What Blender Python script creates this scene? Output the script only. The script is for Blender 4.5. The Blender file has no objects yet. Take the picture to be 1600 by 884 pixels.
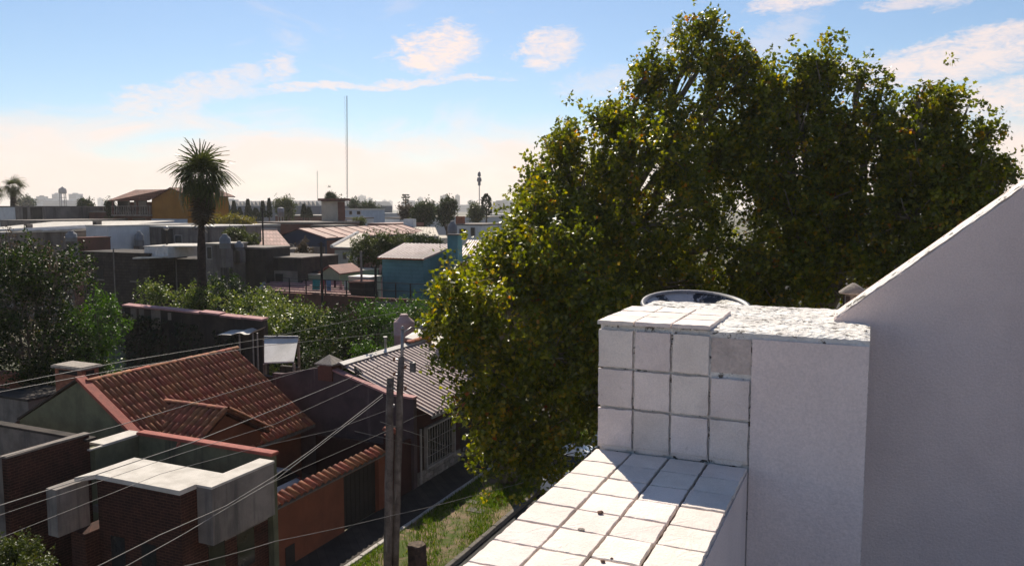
import bpy, bmesh, math, random
import numpy as np
from mathutils import Vector, Matrix
R = math.radians
rng = np.random.default_rng(7); random.seed(7)
S = bpy.context.scene
C = S.collection
# ------------------------------------------------------------------ camera
F = 1244.0; H = 11.5; HOR = 325.0
YAW = math.atan(560 / F); PIT = math.atan((442 - HOR) / F)
cam_d = bpy.data.cameras.new('camera'); cam = bpy.data.objects.new('camera', cam_d); C.objects.link(cam)
cam_d.sensor_width = 36; cam_d.lens = 36 * F / 1600; cam_d.clip_end = 30000; cam_d.clip_start = .05
cam.location = (0, 0, H); cam.rotation_euler = (math.pi / 2 - PIT, 0, YAW)
S.camera = cam
# ------------------------------------------------------------------ sun direction (towards the sun)
SUN_AZ = math.atan2(-0.56, 0.828)      # atan2(x, y): left of the street axis
SUN_EL = R(42.5)
sun_dir = Vector((math.sin(SUN_AZ) * math.cos(SUN_EL), math.cos(SUN_AZ) * math.cos(SUN_EL), math.sin(SUN_EL)))
sl = bpy.data.lights.new('sun', 'SUN'); sl.energy = 5.0; sl.angle = R(.5); sl.color = (1, .90, .75)
so = bpy.data.objects.new('sun', sl); C.objects.link(so); so.location = (0, 0, 90)
so.rotation_euler = sun_dir.to_track_quat('Z', 'Y').to_euler()
# ------------------------------------------------------------------ world: Nishita sky + clouds by direction
W = bpy.data.worlds.new('World'); S.world = W; W.use_nodes = True
nt = W.node_tree; nt.nodes.clear()
class NG:
    """tiny helper for math-node graphs"""
    def __init__(s, nt): s.nt = nt
    def n(s, t, **kw):
        x = s.nt.nodes.new(t)
        for k, v in kw.items(): setattr(x, k, v)
        return x
    def put(s, sock, v):
        if hasattr(v, 'links'): s.nt.links.new(v, sock)
        else: sock.default_value = v
    def m(s, op, a, b=0.0, c=None):
        x = s.n('ShaderNodeMath', operation=op); s.put(x.inputs[0], a); s.put(x.inputs[1], b)
        if c is not None: s.put(x.inputs[2], c)
        return x.outputs[0]
    def smooth(s, v, a, b, o0=0.0, o1=1.0):
        x = s.n('ShaderNodeMapRange', interpolation_type='SMOOTHSTEP'); s.put(x.inputs[0], v)
        for i, q in enumerate((a, b, o0, o1)): x.inputs[i + 1].default_value = q
        return x.outputs[0]
    def mix(s, f, a, b, bt='MIX'):
        x = s.n('ShaderNodeMix', data_type='RGBA', blend_type=bt); s.put(x.inputs[0], f); s.put(x.inputs[6], a); s.put(x.inputs[7], b)
        return x.outputs[2]
    def noise(s, vec, scale, detail=4, rough=.55, dist=0):
        x = s.n('ShaderNodeTexNoise'); x.inputs['Scale'].default_value = scale; x.inputs['Detail'].default_value = detail
        x.inputs['Roughness'].default_value = rough; x.inputs['Distortion'].default_value = dist
        if vec is not None: s.put(x.inputs['Vector'], vec)
        return x.outputs['Fac']
g = NG(nt)
out = g.n('ShaderNodeOutputWorld'); bg = g.n('ShaderNodeBackground'); nt.links.new(bg.outputs[0], out.inputs[0])
sky = g.n('ShaderNodeTexSky', sky_type='NISHITA'); sky.sun_disc = False
sky.sun_elevation = SUN_EL; sky.sun_rotation = SUN_AZ
sky.air_density = 1.0; sky.dust_density = .25; sky.ozone_density = 2.2; sky.altitude = 20
tc = g.n('ShaderNodeTexCoord'); sx = g.n('ShaderNodeSeparateXYZ'); nt.links.new(tc.outputs['Generated'], sx.inputs[0])
X_, Y_, Z_ = sx.outputs
cy, sy = math.cos(YAW), math.sin(YAW)
xr = g.m('ADD', g.m('MULTIPLY', X_, cy), g.m('MULTIPLY', Y_, sy))
yf = g.m('SUBTRACT', g.m('MULTIPLY', Y_, cy), g.m('MULTIPLY', X_, sy))
az = g.m('MULTIPLY', g.m('ARCTAN2', xr, yf), 57.3); el = g.m('MULTIPLY', g.m('ARCSINE', Z_), 57.3)
cv = g.n('ShaderNodeCombineXYZ'); g.put(cv.inputs[0], az); g.put(cv.inputs[1], g.m('MULTIPLY', el, 2.6)); vec = cv.outputs[0]
wn1 = g.noise(vec, .11, 6, .62, .8); wn2 = g.noise(vec, .45, 6, .68, .5); wn3 = g.noise(vec, .16, 3, .5, 0); wn4 = g.noise(vec, 1.1, 4, .6, 1.2)
def pix_ang(px, py): # direction of a cloud in the photograph, in degrees from straight ahead
    return math.degrees(math.atan((px - 800) / F)), math.degrees(math.atan((HOR - py) / F / math.hypot(1, (px - 800) / F)))
def cloud(px, py, rx, ry, tilt=0, amt=1.0, wob=1.0):
    a0, e0 = pix_ang(px, py); k = 57.3 / F
    ax = g.m('SUBTRACT', az, a0); ey = g.m('SUBTRACT', el, e0)
    ax = g.m('ADD', ax, g.m('MULTIPLY', g.m('SUBTRACT', wn2, .5), 3.6 * wob)); ey = g.m('ADD', ey, g.m('MULTIPLY', g.m('SUBTRACT', wn1, .5), 3.0 * wob))
    c, s_ = math.cos(R(tilt)), math.sin(R(tilt))
    p = g.m('ADD', g.m('MULTIPLY', ax, c), g.m('MULTIPLY', ey, s_)); q = g.m('SUBTRACT', g.m('MULTIPLY', ey, c), g.m('MULTIPLY', ax, s_))
    p = g.m('DIVIDE', p, rx * k); q = g.m('DIVIDE', q, ry * k)
    d = g.m('ADD', g.m('MULTIPLY', p, p), g.m('MULTIPLY', q, q))
    f = g.m('ADD', g.m('MULTIPLY', g.smooth(d, 0, 2.6, 1, 0), 1.0), frag)
    return g.m('MULTIPLY', g.m('MULTIPLY', g.smooth(f, .26, 1.25), g.smooth(d, 1.6, 3.4, 1, 0)), amt)
frag = g.m('ADD', g.m('MULTIPLY', g.m('SUBTRACT', wn2, .5), 1.5), g.m('MULTIPLY', g.m('SUBTRACT', wn4, .5), 1.1))
cl = None
for a in [(688, 84, 62, 30, 8, .95), (690, 110, 22, 18, 0, .5), (858, 82, 44, 26, 10, .8), (447, 110, 20, 22, -50, .6), (300, 152, 100, 22, 16, .6),
          (395, 118, 30, 12, -20, .5), (370, 153, 45, 8, 12, .45), (590, 138, 190, 7, 4, .7), (1225, 22, 60, 15, 6, .75),
          (1420, 16, 62, 13, 2, .6), (1490, 95, 160, 26, 7, .8), (1540, 160, 120, 30, 4, .8), (1200, 70, 60, 20, 20, .3), (940, 135, 70, 22, 4, .35), (160, 205, 60, 12, -4, .3)]:
    v = cloud(*a); cl = v if cl is None else g.m('MAXIMUM', cl, v)
# the broad veil of cloud low over the horizon, all the way round
band = g.m('MULTIPLY', g.smooth(g.m('ADD', el, g.m('MULTIPLY', g.m('SUBTRACT', wn1, .5), -9)), 3.0, 7.2, 1, 0), g.smooth(wn3, .25, .6, .45, .9))
wisps = g.m('MULTIPLY', g.m('MULTIPLY', g.smooth(wn1, .56, .78), g.smooth(el, 10, 22, 1, .25)), .4)
cl = g.m('MAXIMUM', g.m('MAXIMUM', cl, band), wisps)
skyc = g.mix(1.0, sky.outputs[0], (.86, .92, .98, 1), 'MULTIPLY')
col = g.mix(g.m('MINIMUM', cl, 1.0), skyc, (10.0, 8.1, 7.2, 1))
nt.links.new(col, bg.inputs[0]); bg.inputs[1].default_value = .075
W.cycles.sampling_method = 'MANUAL'; W.cycles.sample_map_resolution = 256
# ------------------------------------------------------------------ exposure
S.view_settings.view_transform = 'Standard'; S.view_settings.look = 'None'; S.view_settings.exposure = 0.55; S.view_settings.gamma = 1
S.view_settings.use_curve_mapping = False
S.render.engine = 'CYCLES'; S.cycles.max_bounces = 5; S.cycles.diffuse_bounces = 3; S.cycles.glossy_bounces = 2; S.cycles.transmission_bounces = 2; S.cycles.use_adaptive_sampling = True; S.cycles.adaptive_threshold = .02; S.cycles.volume_bounces = 0
S.cycles.transparent_max_bounces = 6; S.cycles.use_denoising = True; S.cycles.sample_clamp_indirect = 6

# ------------------------------------------------------------------ measuring the place: a pixel of the photograph to a point
def ray(px, py):
    x = (px - 800) / F; y = -(py - 442) / F
    f = math.cos(PIT) + y * math.sin(PIT); u = -math.sin(PIT) + y * math.cos(PIT)
    return Vector((x * cy - f * sy, x * sy + f * cy, u)), f
def P(px, py, z=None, d=None, x=None, y=None):
    r, f = ray(px, py)
    if z is not None: t = (z - H) / r.z
    elif d is not None: t = d / f
    elif x is not None: t = x / r.x
    else: t = y / r.y
    return Vector((0, 0, H)) + r * t
# ------------------------------------------------------------------ materials
MATS = {}
def mat(name, c1, c2=None, scale=3.0, rough=.85, bump=.0, bscale=40.0, spec=.3, metal=0.0, streak=None, brick=None, per=0.0, dirt=None, dscale=9.0, dthr=(.58, .75), grain=.09):
    m = bpy.data.materials.new(name); m.use_nodes = True; t = m.node_tree; q = NG(t); b = t.nodes['Principled BSDF']
    ge = q.n('ShaderNodeNewGeometry'); pos = ge.outputs['Position']
    c2 = c2 or tuple(x * .72 for x in c1)
    fac = q.smooth(q.noise(pos, scale, 6, .62), .34, .68)
    col = q.mix(fac, (*c1, 1), (*c2, 1))
    height = None
    if brick:
        s3 = q.n('ShaderNodeSeparateXYZ'); t.links.new(pos, s3.inputs[0]); cb = q.n('ShaderNodeCombineXYZ')
        q.put(cb.inputs[0], q.m('ADD', s3.outputs[0], s3.outputs[1])); q.put(cb.inputs[1], s3.outputs[2])
        bt = q.n('ShaderNodeTexBrick'); t.links.new(cb.outputs[0], bt.inputs[0]); bt.inputs['Scale'].default_value = 1
        bt.inputs['Brick Width'].default_value = brick[0]; bt.inputs['Row Height'].default_value = brick[1]; bt.inputs['Mortar Size'].default_value = brick[2]
        bt.inputs['Color1'].default_value = (.8, .8, .8, 1); bt.inputs['Color2'].default_value = (1.15, 1.1, 1.1, 1); bt.inputs['Mortar'].default_value = (*brick[3], 1)
        col = q.mix(1.0, col, bt.outputs[0], 'MULTIPLY'); height = bt.outputs['Fac']
    if streak:
        mp = q.n('ShaderNodeMapping'); mp.inputs['Scale'].default_value = (1, 1, .09); t.links.new(pos, mp.inputs[0])
        st = q.smooth(q.noise(mp.outputs[0], streak[0], 5, .65), streak[2], streak[3])
        col = q.mix(st, col, (*streak[1], 1))
    if dirt:
        col = q.mix(q.smooth(q.noise(pos, dscale, 8, .72, .4), *dthr), col, (*dirt, 1))
    col = q.mix(1.0, col, q.smooth(q.noise(pos, bscale * 1.7, 3, .7), .25, .75, 1 - grain, 1 + grain), 'MULTIPLY')
    if per:
        oi = q.n('ShaderNodeObjectInfo'); hs = q.n('ShaderNodeHueSaturation'); q.put(hs.inputs['Color'], col)
        q.put(hs.inputs['Value'], q.m('ADD', q.m('MULTIPLY', oi.outputs['Random'], per), 1 - per / 2))
        q.put(hs.inputs['Hue'], q.m('ADD', q.m('MULTIPLY', q.m('FRACT', q.m('MULTIPLY', oi.outputs['Random'], 7.3)), .03), .485)); col = hs.outputs[0]
    q.put(b.inputs['Base Color'], col); b.inputs['Roughness'].default_value = rough; b.inputs['Metallic'].default_value = metal
    b.inputs['Specular IOR Level'].default_value = spec
    if bump or height is not None:
        hh = q.noise(pos, bscale, 5, .6)
        if height is not None: hh = q.m('SUBTRACT', q.m('MULTIPLY', hh, .5), height)
        bn = q.n('ShaderNodeBump'); bn.inputs['Strength'].default_value = max(bump, .25); bn.inputs['Distance'].default_value = .02 if not height else .012
        q.put(bn.inputs['Height'], hh); t.links.new(bn.outputs[0], b.inputs['Normal'])
    MATS[name] = m; return m
def leafmat(name, stops, trans=.35, rough=.45, spec=.25):
    m = bpy.data.materials.new(name); m.use_nodes = True; t = m.node_tree; q = NG(t); b = t.nodes['Principled BSDF']
    at = q.n('ShaderNodeAttribute'); at.attribute_name = 'rnd'
    cr = q.n('ShaderNodeValToRGB'); e = cr.color_ramp.elements
    while len(e) < len(stops): e.new(.5)
    for i, (p, c) in enumerate(stops): e[i].position = p; e[i].color = (*c, 1)
    t.links.new(at.outputs['Fac'], cr.inputs[0]); t.links.new(cr.outputs[0], b.inputs['Base Color'])
    b.inputs['Roughness'].default_value = rough; b.inputs['Specular IOR Level'].default_value = spec
    tr = q.n('ShaderNodeBsdfTranslucent'); hs = q.n('ShaderNodeHueSaturation'); hs.inputs['Saturation'].default_value = 1.15; hs.inputs['Value'].default_value = 1.5
    t.links.new(cr.outputs[0], hs.inputs['Color']); t.links.new(hs.outputs[0], tr.inputs[0])
    mx = q.n('ShaderNodeMixShader'); mx.inputs[0].default_value = trans
    t.links.new(b.outputs[0], mx.inputs[1]); t.links.new(tr.outputs[0], mx.inputs[2])
    o = [n for n in t.nodes if n.type == 'OUTPUT_MATERIAL'][0]; t.links.new(mx.outputs[0], o.inputs[0]); MATS[name] = m; return m
mat('plaster', (.86, .73, .685), (.78, .66, .62), 1.8, .9, .35, 55, .2, streak=(2.2, (.66, .575, .555), .55, .82), dirt=(.22, .20, .19), dscale=14, dthr=(.70, .80))
mat('gable_plaster', (.80, .655, .61), (.70, .57, .535), 1.6, .92, .4, 75, .2, streak=(1.6, (.60, .49, .465), .50, .80), dirt=(.40, .34, .33), dscale=22, dthr=(.66, .80))
mat('old_paint', (.78, .75, .71), (.62, .58, .54), 6, .9, .9, 30, .2, dirt=(.13, .115, .10), dscale=17, dthr=(.545, .60))
mat('bare_render', (.66, .56, .51), (.52, .44, .40), 12, .95, .7, 45, .15, dirt=(.34, .29, .26), dscale=20, dthr=(.58, .80))
mat('white_tile', (.76, .67, .615), (.67, .585, .535), 6, .75, .3, 90, .2, per=.14, dirt=(.44, .37, .32), dscale=16, dthr=(.60, .78))
mat('grout', (.15, .11, .085), (.42, .34, .28), 9, .95, .6, 60, .1)
mat('concrete', (.23, .195, .17), (.14, .12, .105), 1.5, .9, .3, 30, .2, streak=(2.2, (.10, .095, .09), .52, .72))
mat('concrete_dark', (.065, .053, .046), (.035, .029, .026), 1.2, .92, .4, 20, .2, streak=(1.6, (.022, .02, .02), .45, .7))
mat('white_concrete', (.26, .23, .205), (.17, .15, .135), 1.1, .9, .2, 30, .2, streak=(2.0, (.09, .085, .08), .50, .72))
mat('white_roof', (.56, .52, .47), (.44, .405, .36), 2, .9, .2, 30, .2, dirt=(.40, .37, .33), dscale=5)
mat('white_wall', (.62, .61, .60), (.52, .51, .51), 1, .9, .1, 30, .2, streak=(1.2, (.35, .34, .33), .58, .8))
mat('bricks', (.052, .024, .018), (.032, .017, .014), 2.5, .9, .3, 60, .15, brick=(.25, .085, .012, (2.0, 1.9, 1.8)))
mat('brick_orange', (.33, .14, .085), (.24, .10, .065), 6, .9, .3, 60, .15, brick=(.22, .075, .01, (.9, .85, .8)))
mat('green_wall', (.155, .16, .10), (.105, .11, .072), 1.6, .92, .3, 30, .15, streak=(1.6, (.05, .05, .042), .50, .74))
mat('red_coping', (.33, .09, .065), (.24, .065, .05), 6, .8, .3, 50, .25, dirt=(.12, .10, .06), dscale=9)
mat('terracotta', (.30, .11, .06), (.18, .07, .042), 4, .8, .25, 60, .25, per=.32, dirt=(.11, .075, .05), dscale=5, dthr=(.60, .80))
mat('roof_pan', (.07, .03, .022), (.04, .02, .016), 5, .9, .3, 40, .15)  # pans darkened: shade between the tile columns put into the colour
mat('orange_wall', (.19, .068, .040), (.145, .053, .032), 1.2, .9, .15, 40, .2, streak=(1.5, (.11, .043, .03), .58, .8))
mat('mauve_wall', (.10, .07, .074), (.068, .05, .053), 1.3, .92, .35, 30, .15, streak=(1.8, (.17, .135, .135), .60, .78))
mat('pink_coping', (.42, .23, .22), (.33, .17, .165), 4, .85, .2, 40, .2)
mat('metal_sheet', (.41, .335, .32), (.31, .245, .23), 1.6, .62, .0, 30, .3, .1, streak=(2.5, (.30, .20, .15), .62, .80))
mat('white_sheet', (.62, .58, .55), (.48, .45, .42), 1.5, .7, .0, 30, .3, dirt=(.40, .36, .33), dscale=1.7, dthr=(.5, .8))
mat('facade_red', (.058, .021, .019), (.04, .016, .015), 2, .9, .2, 40, .2)
mat('stone', (.30, .27, .24), (.17, .15, .14), 3, .9, .5, 25, .2, per=.5)
mat('mortar', (.16, .145, .13), (.11, .10, .09), 6, .95, .4, 40, .1)
mat('window_white', (.34, .31, .29), (.25, .23, .22), 3, .6)
mat('window_dark', (.02, .02, .022), (.03, .03, .03), 2, .15, spec=.5)
mat('void_dark', (.03, .024, .022), (.02, .018, .017), 2, .9)
mat('pole_wood', (.17, .14, .12), (.085, .07, .06), 3, .9, .6, 30, .15, streak=(9, (.30, .27, .24), .56, .72))
mat('steel', (.30, .29, .29), (.20, .19, .19), 4, .45, metal=.6)
mat('wire', (.16, .15, .15), (.10, .10, .10), 2, .5, spec=.4)
mat('wire_pale', (.16, .15, .145), (.10, .095, .09), 2, .5, spec=.4)
mat('ceramic', (.25, .12, .07), None, 4, .25, spec=.5)
mat('bark', (.15, .115, .09), (.07, .055, .045), 4, .95, .7, 18, .1)
mat('plane_bark', (.24, .21, .16), (.10, .085, .065), 2.5, .9, .4, 18, .1)
mat('stump_bark', (.075, .05, .042), (.03, .024, .022), 5, .95, .9, 14, .1)
mat('asphalt', (.055, .053, .052), (.04, .039, .039), 2, .9, .3, 60, .2)
mat('paving', (.058, .05, .045), (.04, .035, .032), 2, .9, .3, 40, .2, brick=(.4, .4, .012, (.6, .6, .6)))
mat('kerb', (.46, .43, .40), (.34, .31, .29), 3, .9, .4, 25, .2)
mat('soil', (.22, .16, .11), (.13, .095, .065), 1.2, .95, .5, 20, .1, dirt=(.06, .085, .02), dscale=1.2, dthr=(.42, .6))
mat('ground', (.12, .10, .075), (.05, .06, .03), .05, .95)
mat('teal_wall', (.10, .235, .26), (.08, .19, .21), 1.2, .88, .1, 30, .2, streak=(1.4, (.045, .10, .115), .56, .78))
mat('yellow_wall', (.28, .12, .014), (.22, .095, .011), .7, .9, .1, 30, .2)
mat('roof_tile_far', (.22, .095, .065), (.15, .065, .048), 1.2, .85, .2, 10, .2, brick=(.35, .40, .05, (.5, .45, .4)))
mat('roof_red', (.26, .105, .08), (.15, .06, .05), .8, .7, .1, 10, .3, streak=(.8, (.40, .27, .22), .58, .75))
mat('roof_pale', (.45, .40, .33), (.34, .29, .24), .7, .8, .1, 10, .3)
mat('roof_pink', (.34, .20, .17), (.24, .13, .11), 1, .8, .1, 10, .3, brick=(.5, .33, .05, (.55, .5, .45)))
mat('navy_wall', (.035, .055, .10), (.03, .042, .075), .8, .85, .1, 10, .2)
mat('rubble', (.06, .049, .044), (.028, .024, .023), 1.5, .95, .5, 6, .1, brick=(.5, .25, .03, (.6, .58, .55)))
mat('grey_wall', (.22, .185, .165), (.13, .11, .10), .5, .92, .2, 8, .1, streak=(.9, (.07, .06, .054), .46, .66))
mat('rust_wall', (.16, .07, .055), (.10, .05, .042), .6, .92, .2, 8, .1)
mat('cream_wall', (.42, .38, .31), (.33, .30, .25), .8, .9)
mat('sage_wall', (.27, .30, .21), (.21, .235, .17), .8, .9)
mat('blue_white', (.40, .45, .52), (.33, .37, .44), .8, .9)
mat('tank_grey', (.21, .21, .22), (.15, .15, .16), 1.5, .7)
mat('tank_pink', (.44, .31, .30), (.36, .25, .245), 2, .75, streak=(2, (.28, .20, .19), .6, .8))
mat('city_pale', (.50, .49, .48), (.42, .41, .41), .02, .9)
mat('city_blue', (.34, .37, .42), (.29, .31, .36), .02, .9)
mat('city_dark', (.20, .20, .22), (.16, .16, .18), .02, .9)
mat('car_white', (.78, .78, .78), (.76, .76, .76), 2, .22, spec=.6)
mat('car_silver', (.42, .43, .45), (.40, .41, .43), 2, .25, spec=.6, metal=.6)
mat('rubber', (.02, .02, .02), None, 3, .8)
mat('lamp_red', (.35, .02, .02), None, 3, .3)
mat('lamp_glass', (.6, .6, .6), None, 3, .15, spec=.6)
mat('feather', (.025, .022, .025), (.015, .015, .016), 12, .8)
mat('pebble', (.20, .12, .085), (.12, .07, .05), 20, .9, .4, 60)
mat('dish_paint', (.46, .44, .44), (.36, .34, .35), 4, .5, .1, 40, .4, dirt=(.03, .028, .03), dscale=7, dthr=(.50, .545))
mat('dish_rim', (.17, .165, .18), (.10, .10, .11), 6, .5)
mat('cap_stone', (.34, .30, .26), (.22, .19, .165), 8, .95, .6, 30)
mat('cloth_teal', (.05, .26, .26), None, 6, .9); mat('cloth_red', (.40, .06, .07), None, 6, .9); mat('cloth_blue', (.12, .22, .36), None, 6, .9)
mat('cloth_white', (.65, .62, .60), None, 6, .9); mat('cloth_pink', (.50, .26, .25), None, 6, .9); mat('cloth_dark', (.08, .02, .03), None, 6, .9)
leafmat('leaf_plane', [(0, (.050, .064, .006)), (.36, (.122, .142, .008)), (.64, (.24, .23, .012)), (.84, (.38, .25, .015)), (.95, (.40, .16, .013)), (1, (.30, .08, .012))], .52, .36, .5)
leafmat('leaf_deep', [(0, (.008, .017, .003)), (.5, (.022, .042, .006)), (.85, (.058, .078, .011)), (1, (.13, .11, .03))], .28, .5, .15)
leafmat('leaf_fresh', [(0, (.03, .07, .008)), (.6, (.06, .12, .012)), (1, (.10, .16, .02))], .35)
leafmat('leaf_pale', [(0, (.04, .062, .010)), (.45, (.11, .145, .025)), (.8, (.25, .26, .075)), (1, (.42, .34, .17))], .32, .4, .3)
leafmat('leaf_brown', [(0, (.05, .035, .022)), (.6, (.085, .06, .035)), (1, (.10, .10, .03))], .25)
leafmat('leaf_yellow', [(0, (.10, .10, .012)), (.6, (.20, .16, .015)), (1, (.30, .19, .02))], .4)
leafmat('leaf_conifer', [(0, (.012, .022, .010)), (1, (.03, .045, .018))], .12)
leafmat('leaf_olive', [(0, (.04, .055, .012)), (.6, (.075, .09, .018)), (1, (.12, .115, .02))], .3)
leafmat('palm_leaf', [(0, (.03, .042, .012)), (.6, (.06, .072, .018)), (1, (.10, .10, .03))], .3)
leafmat('palm_dead', [(0, (.05, .038, .026)), (1, (.10, .075, .05))], .15)
leafmat('grass_blade', [(0, (.05, .095, .008)), (.7, (.095, .16, .010)), (1, (.17, .17, .03))], .35)
# ------------------------------------------------------------------ mesh helpers
class MB:
    def __init__(s): s.v = []; s.f = []
    def add(s, vs, fs):
        o = len(s.v); s.v += [tuple(p) for p in vs]; s.f += [tuple(i + o for i in f) for f in fs]; return s
    def box(s, x0, x1, y0, y1, z0, z1, ch=0.0):
        if not ch:
            return s.add([(x, y, z) for z in (z0, z1) for y in (y0, y1) for x in (x0, x1)],
                         [(0, 2, 3, 1), (4, 5, 7, 6), (0, 1, 5, 4), (2, 6, 7, 3), (0, 4, 6, 2), (1, 3, 7, 5)])
        def ring(z, i): return [(x0 + i, y0 + i, z), (x1 - i, y0 + i, z), (x1 - i, y1 - i, z), (x0 + i, y1 - i, z)]
        vs = ring(z0, 0) + ring(z1 - ch, 0) + ring(z1, ch)
        fs = [(3, 2, 1, 0), (8, 9, 10, 11)]
        for k in (0, 4): fs += [(k + i, k + (i + 1) % 4, k + 4 + (i + 1) % 4, k + 4 + i) for i in range(4)]
        return s.add(vs, fs)
    def prism(s, poly, z0, z1):
        n = len(poly); zt = z1 if isinstance(z1, (list, tuple)) else [z1] * n
        vs = [(p[0], p[1], z0) for p in poly] + [(p[0], p[1], z) for p, z in zip(poly, zt)]
        return s.add(vs, [tuple(range(n - 1, -1, -1)), tuple(range(n, 2 * n))] + [(i, (i + 1) % n, n + (i + 1) % n, n + i) for i in range(n)])
    def slab(s, quad, th):
        n = len(quad); vs = [(p[0], p[1], p[2] - th) for p in quad] + [tuple(p) for p in quad]
        return s.add(vs, [tuple(range(n - 1, -1, -1)), tuple(range(n, 2 * n))] + [(i, (i + 1) % n, n + (i + 1) % n, n + i) for i in range(n)])
    def extr(s, poly, off):
        n = len(poly); o = Vector(off); vs = [Vector(p) for p in poly] + [Vector(p) + o for p in poly]
        return s.add(vs, [tuple(range(n)), tuple(range(2 * n - 1, n - 1, -1))] + [(i, n + i, n + (i + 1) % n, (i + 1) % n) for i in range(n)])
    def tube(s, pts, rs, n=6, cap=True):
        pts = [Vector(p) for p in pts]; m = len(pts)
        if not hasattr(rs, '__len__'): rs = [rs] * m
        vs = []
        for i, p in enumerate(pts):
            t = (pts[min(i + 1, m - 1)] - pts[max(i - 1, 0)]); t = t.normalized() if t.length > 1e-9 else Vector((0, 0, 1))
            a = Vector((0, 0, 1)) if abs(t.z) < .9 else Vector((1, 0, 0)); e1 = t.cross(a).normalized(); e2 = t.cross(e1)
            vs += [p + (e1 * math.cos(k * 2 * math.pi / n) + e2 * math.sin(k * 2 * math.pi / n)) * rs[i] for k in range(n)]
        fs = [(i * n + k, i * n + (k + 1) % n, (i + 1) * n + (k + 1) % n, (i + 1) * n + k) for i in range(m - 1) for k in range(n)]
        if cap: fs += [tuple(range(n - 1, -1, -1)), tuple(range((m - 1) * n, m * n))]
        return s.add(vs, fs)
    def lathe(s, c, prof, n=14, cap=True):
        vs = []; m = len(prof)
        for r, z in prof: vs += [(c[0] + r * math.cos(k * 2 * math.pi / n), c[1] + r * math.sin(k * 2 * math.pi / n), c[2] + z) for k in range(n)]
        fs = [(i * n + k, i * n + (k + 1) % n, (i + 1) * n + (k + 1) % n, (i + 1) * n + k) for i in range(m - 1) for k in range(n)]
        return s.add(vs, fs + ([tuple(range(n - 1, -1, -1)), tuple(range((m - 1) * n, m * n))] if cap else []))
    def build(s, name, m, parent=None, smooth=False, loc=None, recalc=True):
        a = np.array(s.v, dtype=float)
        base = wloc(parent) if parent is not None else None
        if base is None:
            if loc is None:
                lo, hi = a.min(0), a.max(0); loc = Vector(((lo[0] + hi[0]) / 2, (lo[1] + hi[1]) / 2, lo[2]))
            base = Vector(loc)
        me = bpy.data.meshes.new(name); me.from_pydata([tuple(p) for p in (a - np.array(base))], [], s.f)
        if recalc:
            bm = bmesh.new(); bm.from_mesh(me); bmesh.ops.recalc_face_normals(bm, faces=bm.faces); bm.to_mesh(me); bm.free()
        if smooth: me.polygons.foreach_set('use_smooth', [True] * len(me.polygons))
        me.materials.append(MATS[m]); return link(name, me, parent, None if parent is not None else base)
def link(name, me, parent=None, loc=None):
    o = bpy.data.objects.new(name, me); C.objects.link(o)
    if parent is not None: o.parent = parent
    if loc is not None: o.location = loc
    return o
def wloc(o):
    v = Vector((0, 0, 0))
    while o is not None: v = v + o.location; o = o.parent
    return v
def tag(o, label=None, cat=None, group=None, kind=None):
    if label: o['label'] = label
    if cat: o['category'] = cat
    if group: o['group'] = group
    if kind: o['kind'] = kind
    return o
def thing(name, label, cat, loc, group=None):
    o = bpy.data.objects.new(name, None); C.objects.link(o); o.location = loc; o.empty_display_size = .3
    return tag(o, label, cat, group)
LOBED = (np.array([(0, 0, 0), (.12, .42, .10), (.42, .26, .03), (.74, .40, .09), (.72, .14, .02), (1.08, 0, -.06), (.72, -.14, .02), (.74, -.40, .09), (.42, -.26, .03), (.12, -.42, .10)]),
         [(0, i, i + 1) for i in range(1, 9)])
DIAM = (np.array([(0, 0, 0), (.5, .3, .08), (1, 0, -.05), (.5, -.3, .08)]), [(0, 2, 1), (0, 3, 2)])
def leaves(name, pos, axis, size, m, parent, shape=DIAM, up=.35, rnd=None, kind='stuff'):
    """N leaves as one mesh: pos (N,3) world, axis (N,3) growing direction"""
    N = len(pos); K = len(shape[0]); base = np.array(wloc(parent))
    a = axis / (np.linalg.norm(axis, axis=1, keepdims=True) + 1e-9)
    nrm = rng.normal(size=(N, 3)); nrm[:, 2] += up * 2
    b = np.cross(nrm, a); b /= np.linalg.norm(b, axis=1, keepdims=True) + 1e-9; n = np.cross(a, b)
    T = shape[0]; sz = np.broadcast_to(size, (N,))[:, None, None]
    v = (pos - base)[:, None, :] + sz * (T[None, :, 0:1] * a[:, None, :] + T[None, :, 1:2] * b[:, None, :] + T[None, :, 2:3] * n[:, None, :])
    v = v.reshape(-1, 3); fs = np.array(shape[1]); nf = len(fs); k = fs.shape[1]
    idx = (fs[None] + (np.arange(N) * K)[:, None, None]).reshape(-1)
    me = bpy.data.meshes.new(name); me.vertices.add(len(v)); me.vertices.foreach_set('co', v.ravel().astype(np.float32))
    me.loops.add(len(idx)); me.loops.foreach_set('vertex_index', idx.astype(np.int32))
    me.polygons.add(N * nf); me.polygons.foreach_set('loop_start', (np.arange(N * nf) * k).astype(np.int32))
    at = me.attributes.new('rnd', 'FLOAT', 'POINT'); rr = rng.random(N) if rnd is None else rnd
    at.data.foreach_set('value', np.repeat(rr, K).astype(np.float32))
    me.update(calc_edges=True); me.materials.append(MATS[m]); o = link(name, me, parent)
    if kind: o['kind'] = kind
    return o
TONE = [.40]
def sphere_dirs(n):
    v = rng.normal(size=(n, 3)); return v / np.linalg.norm(v, axis=1, keepdims=True)
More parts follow.
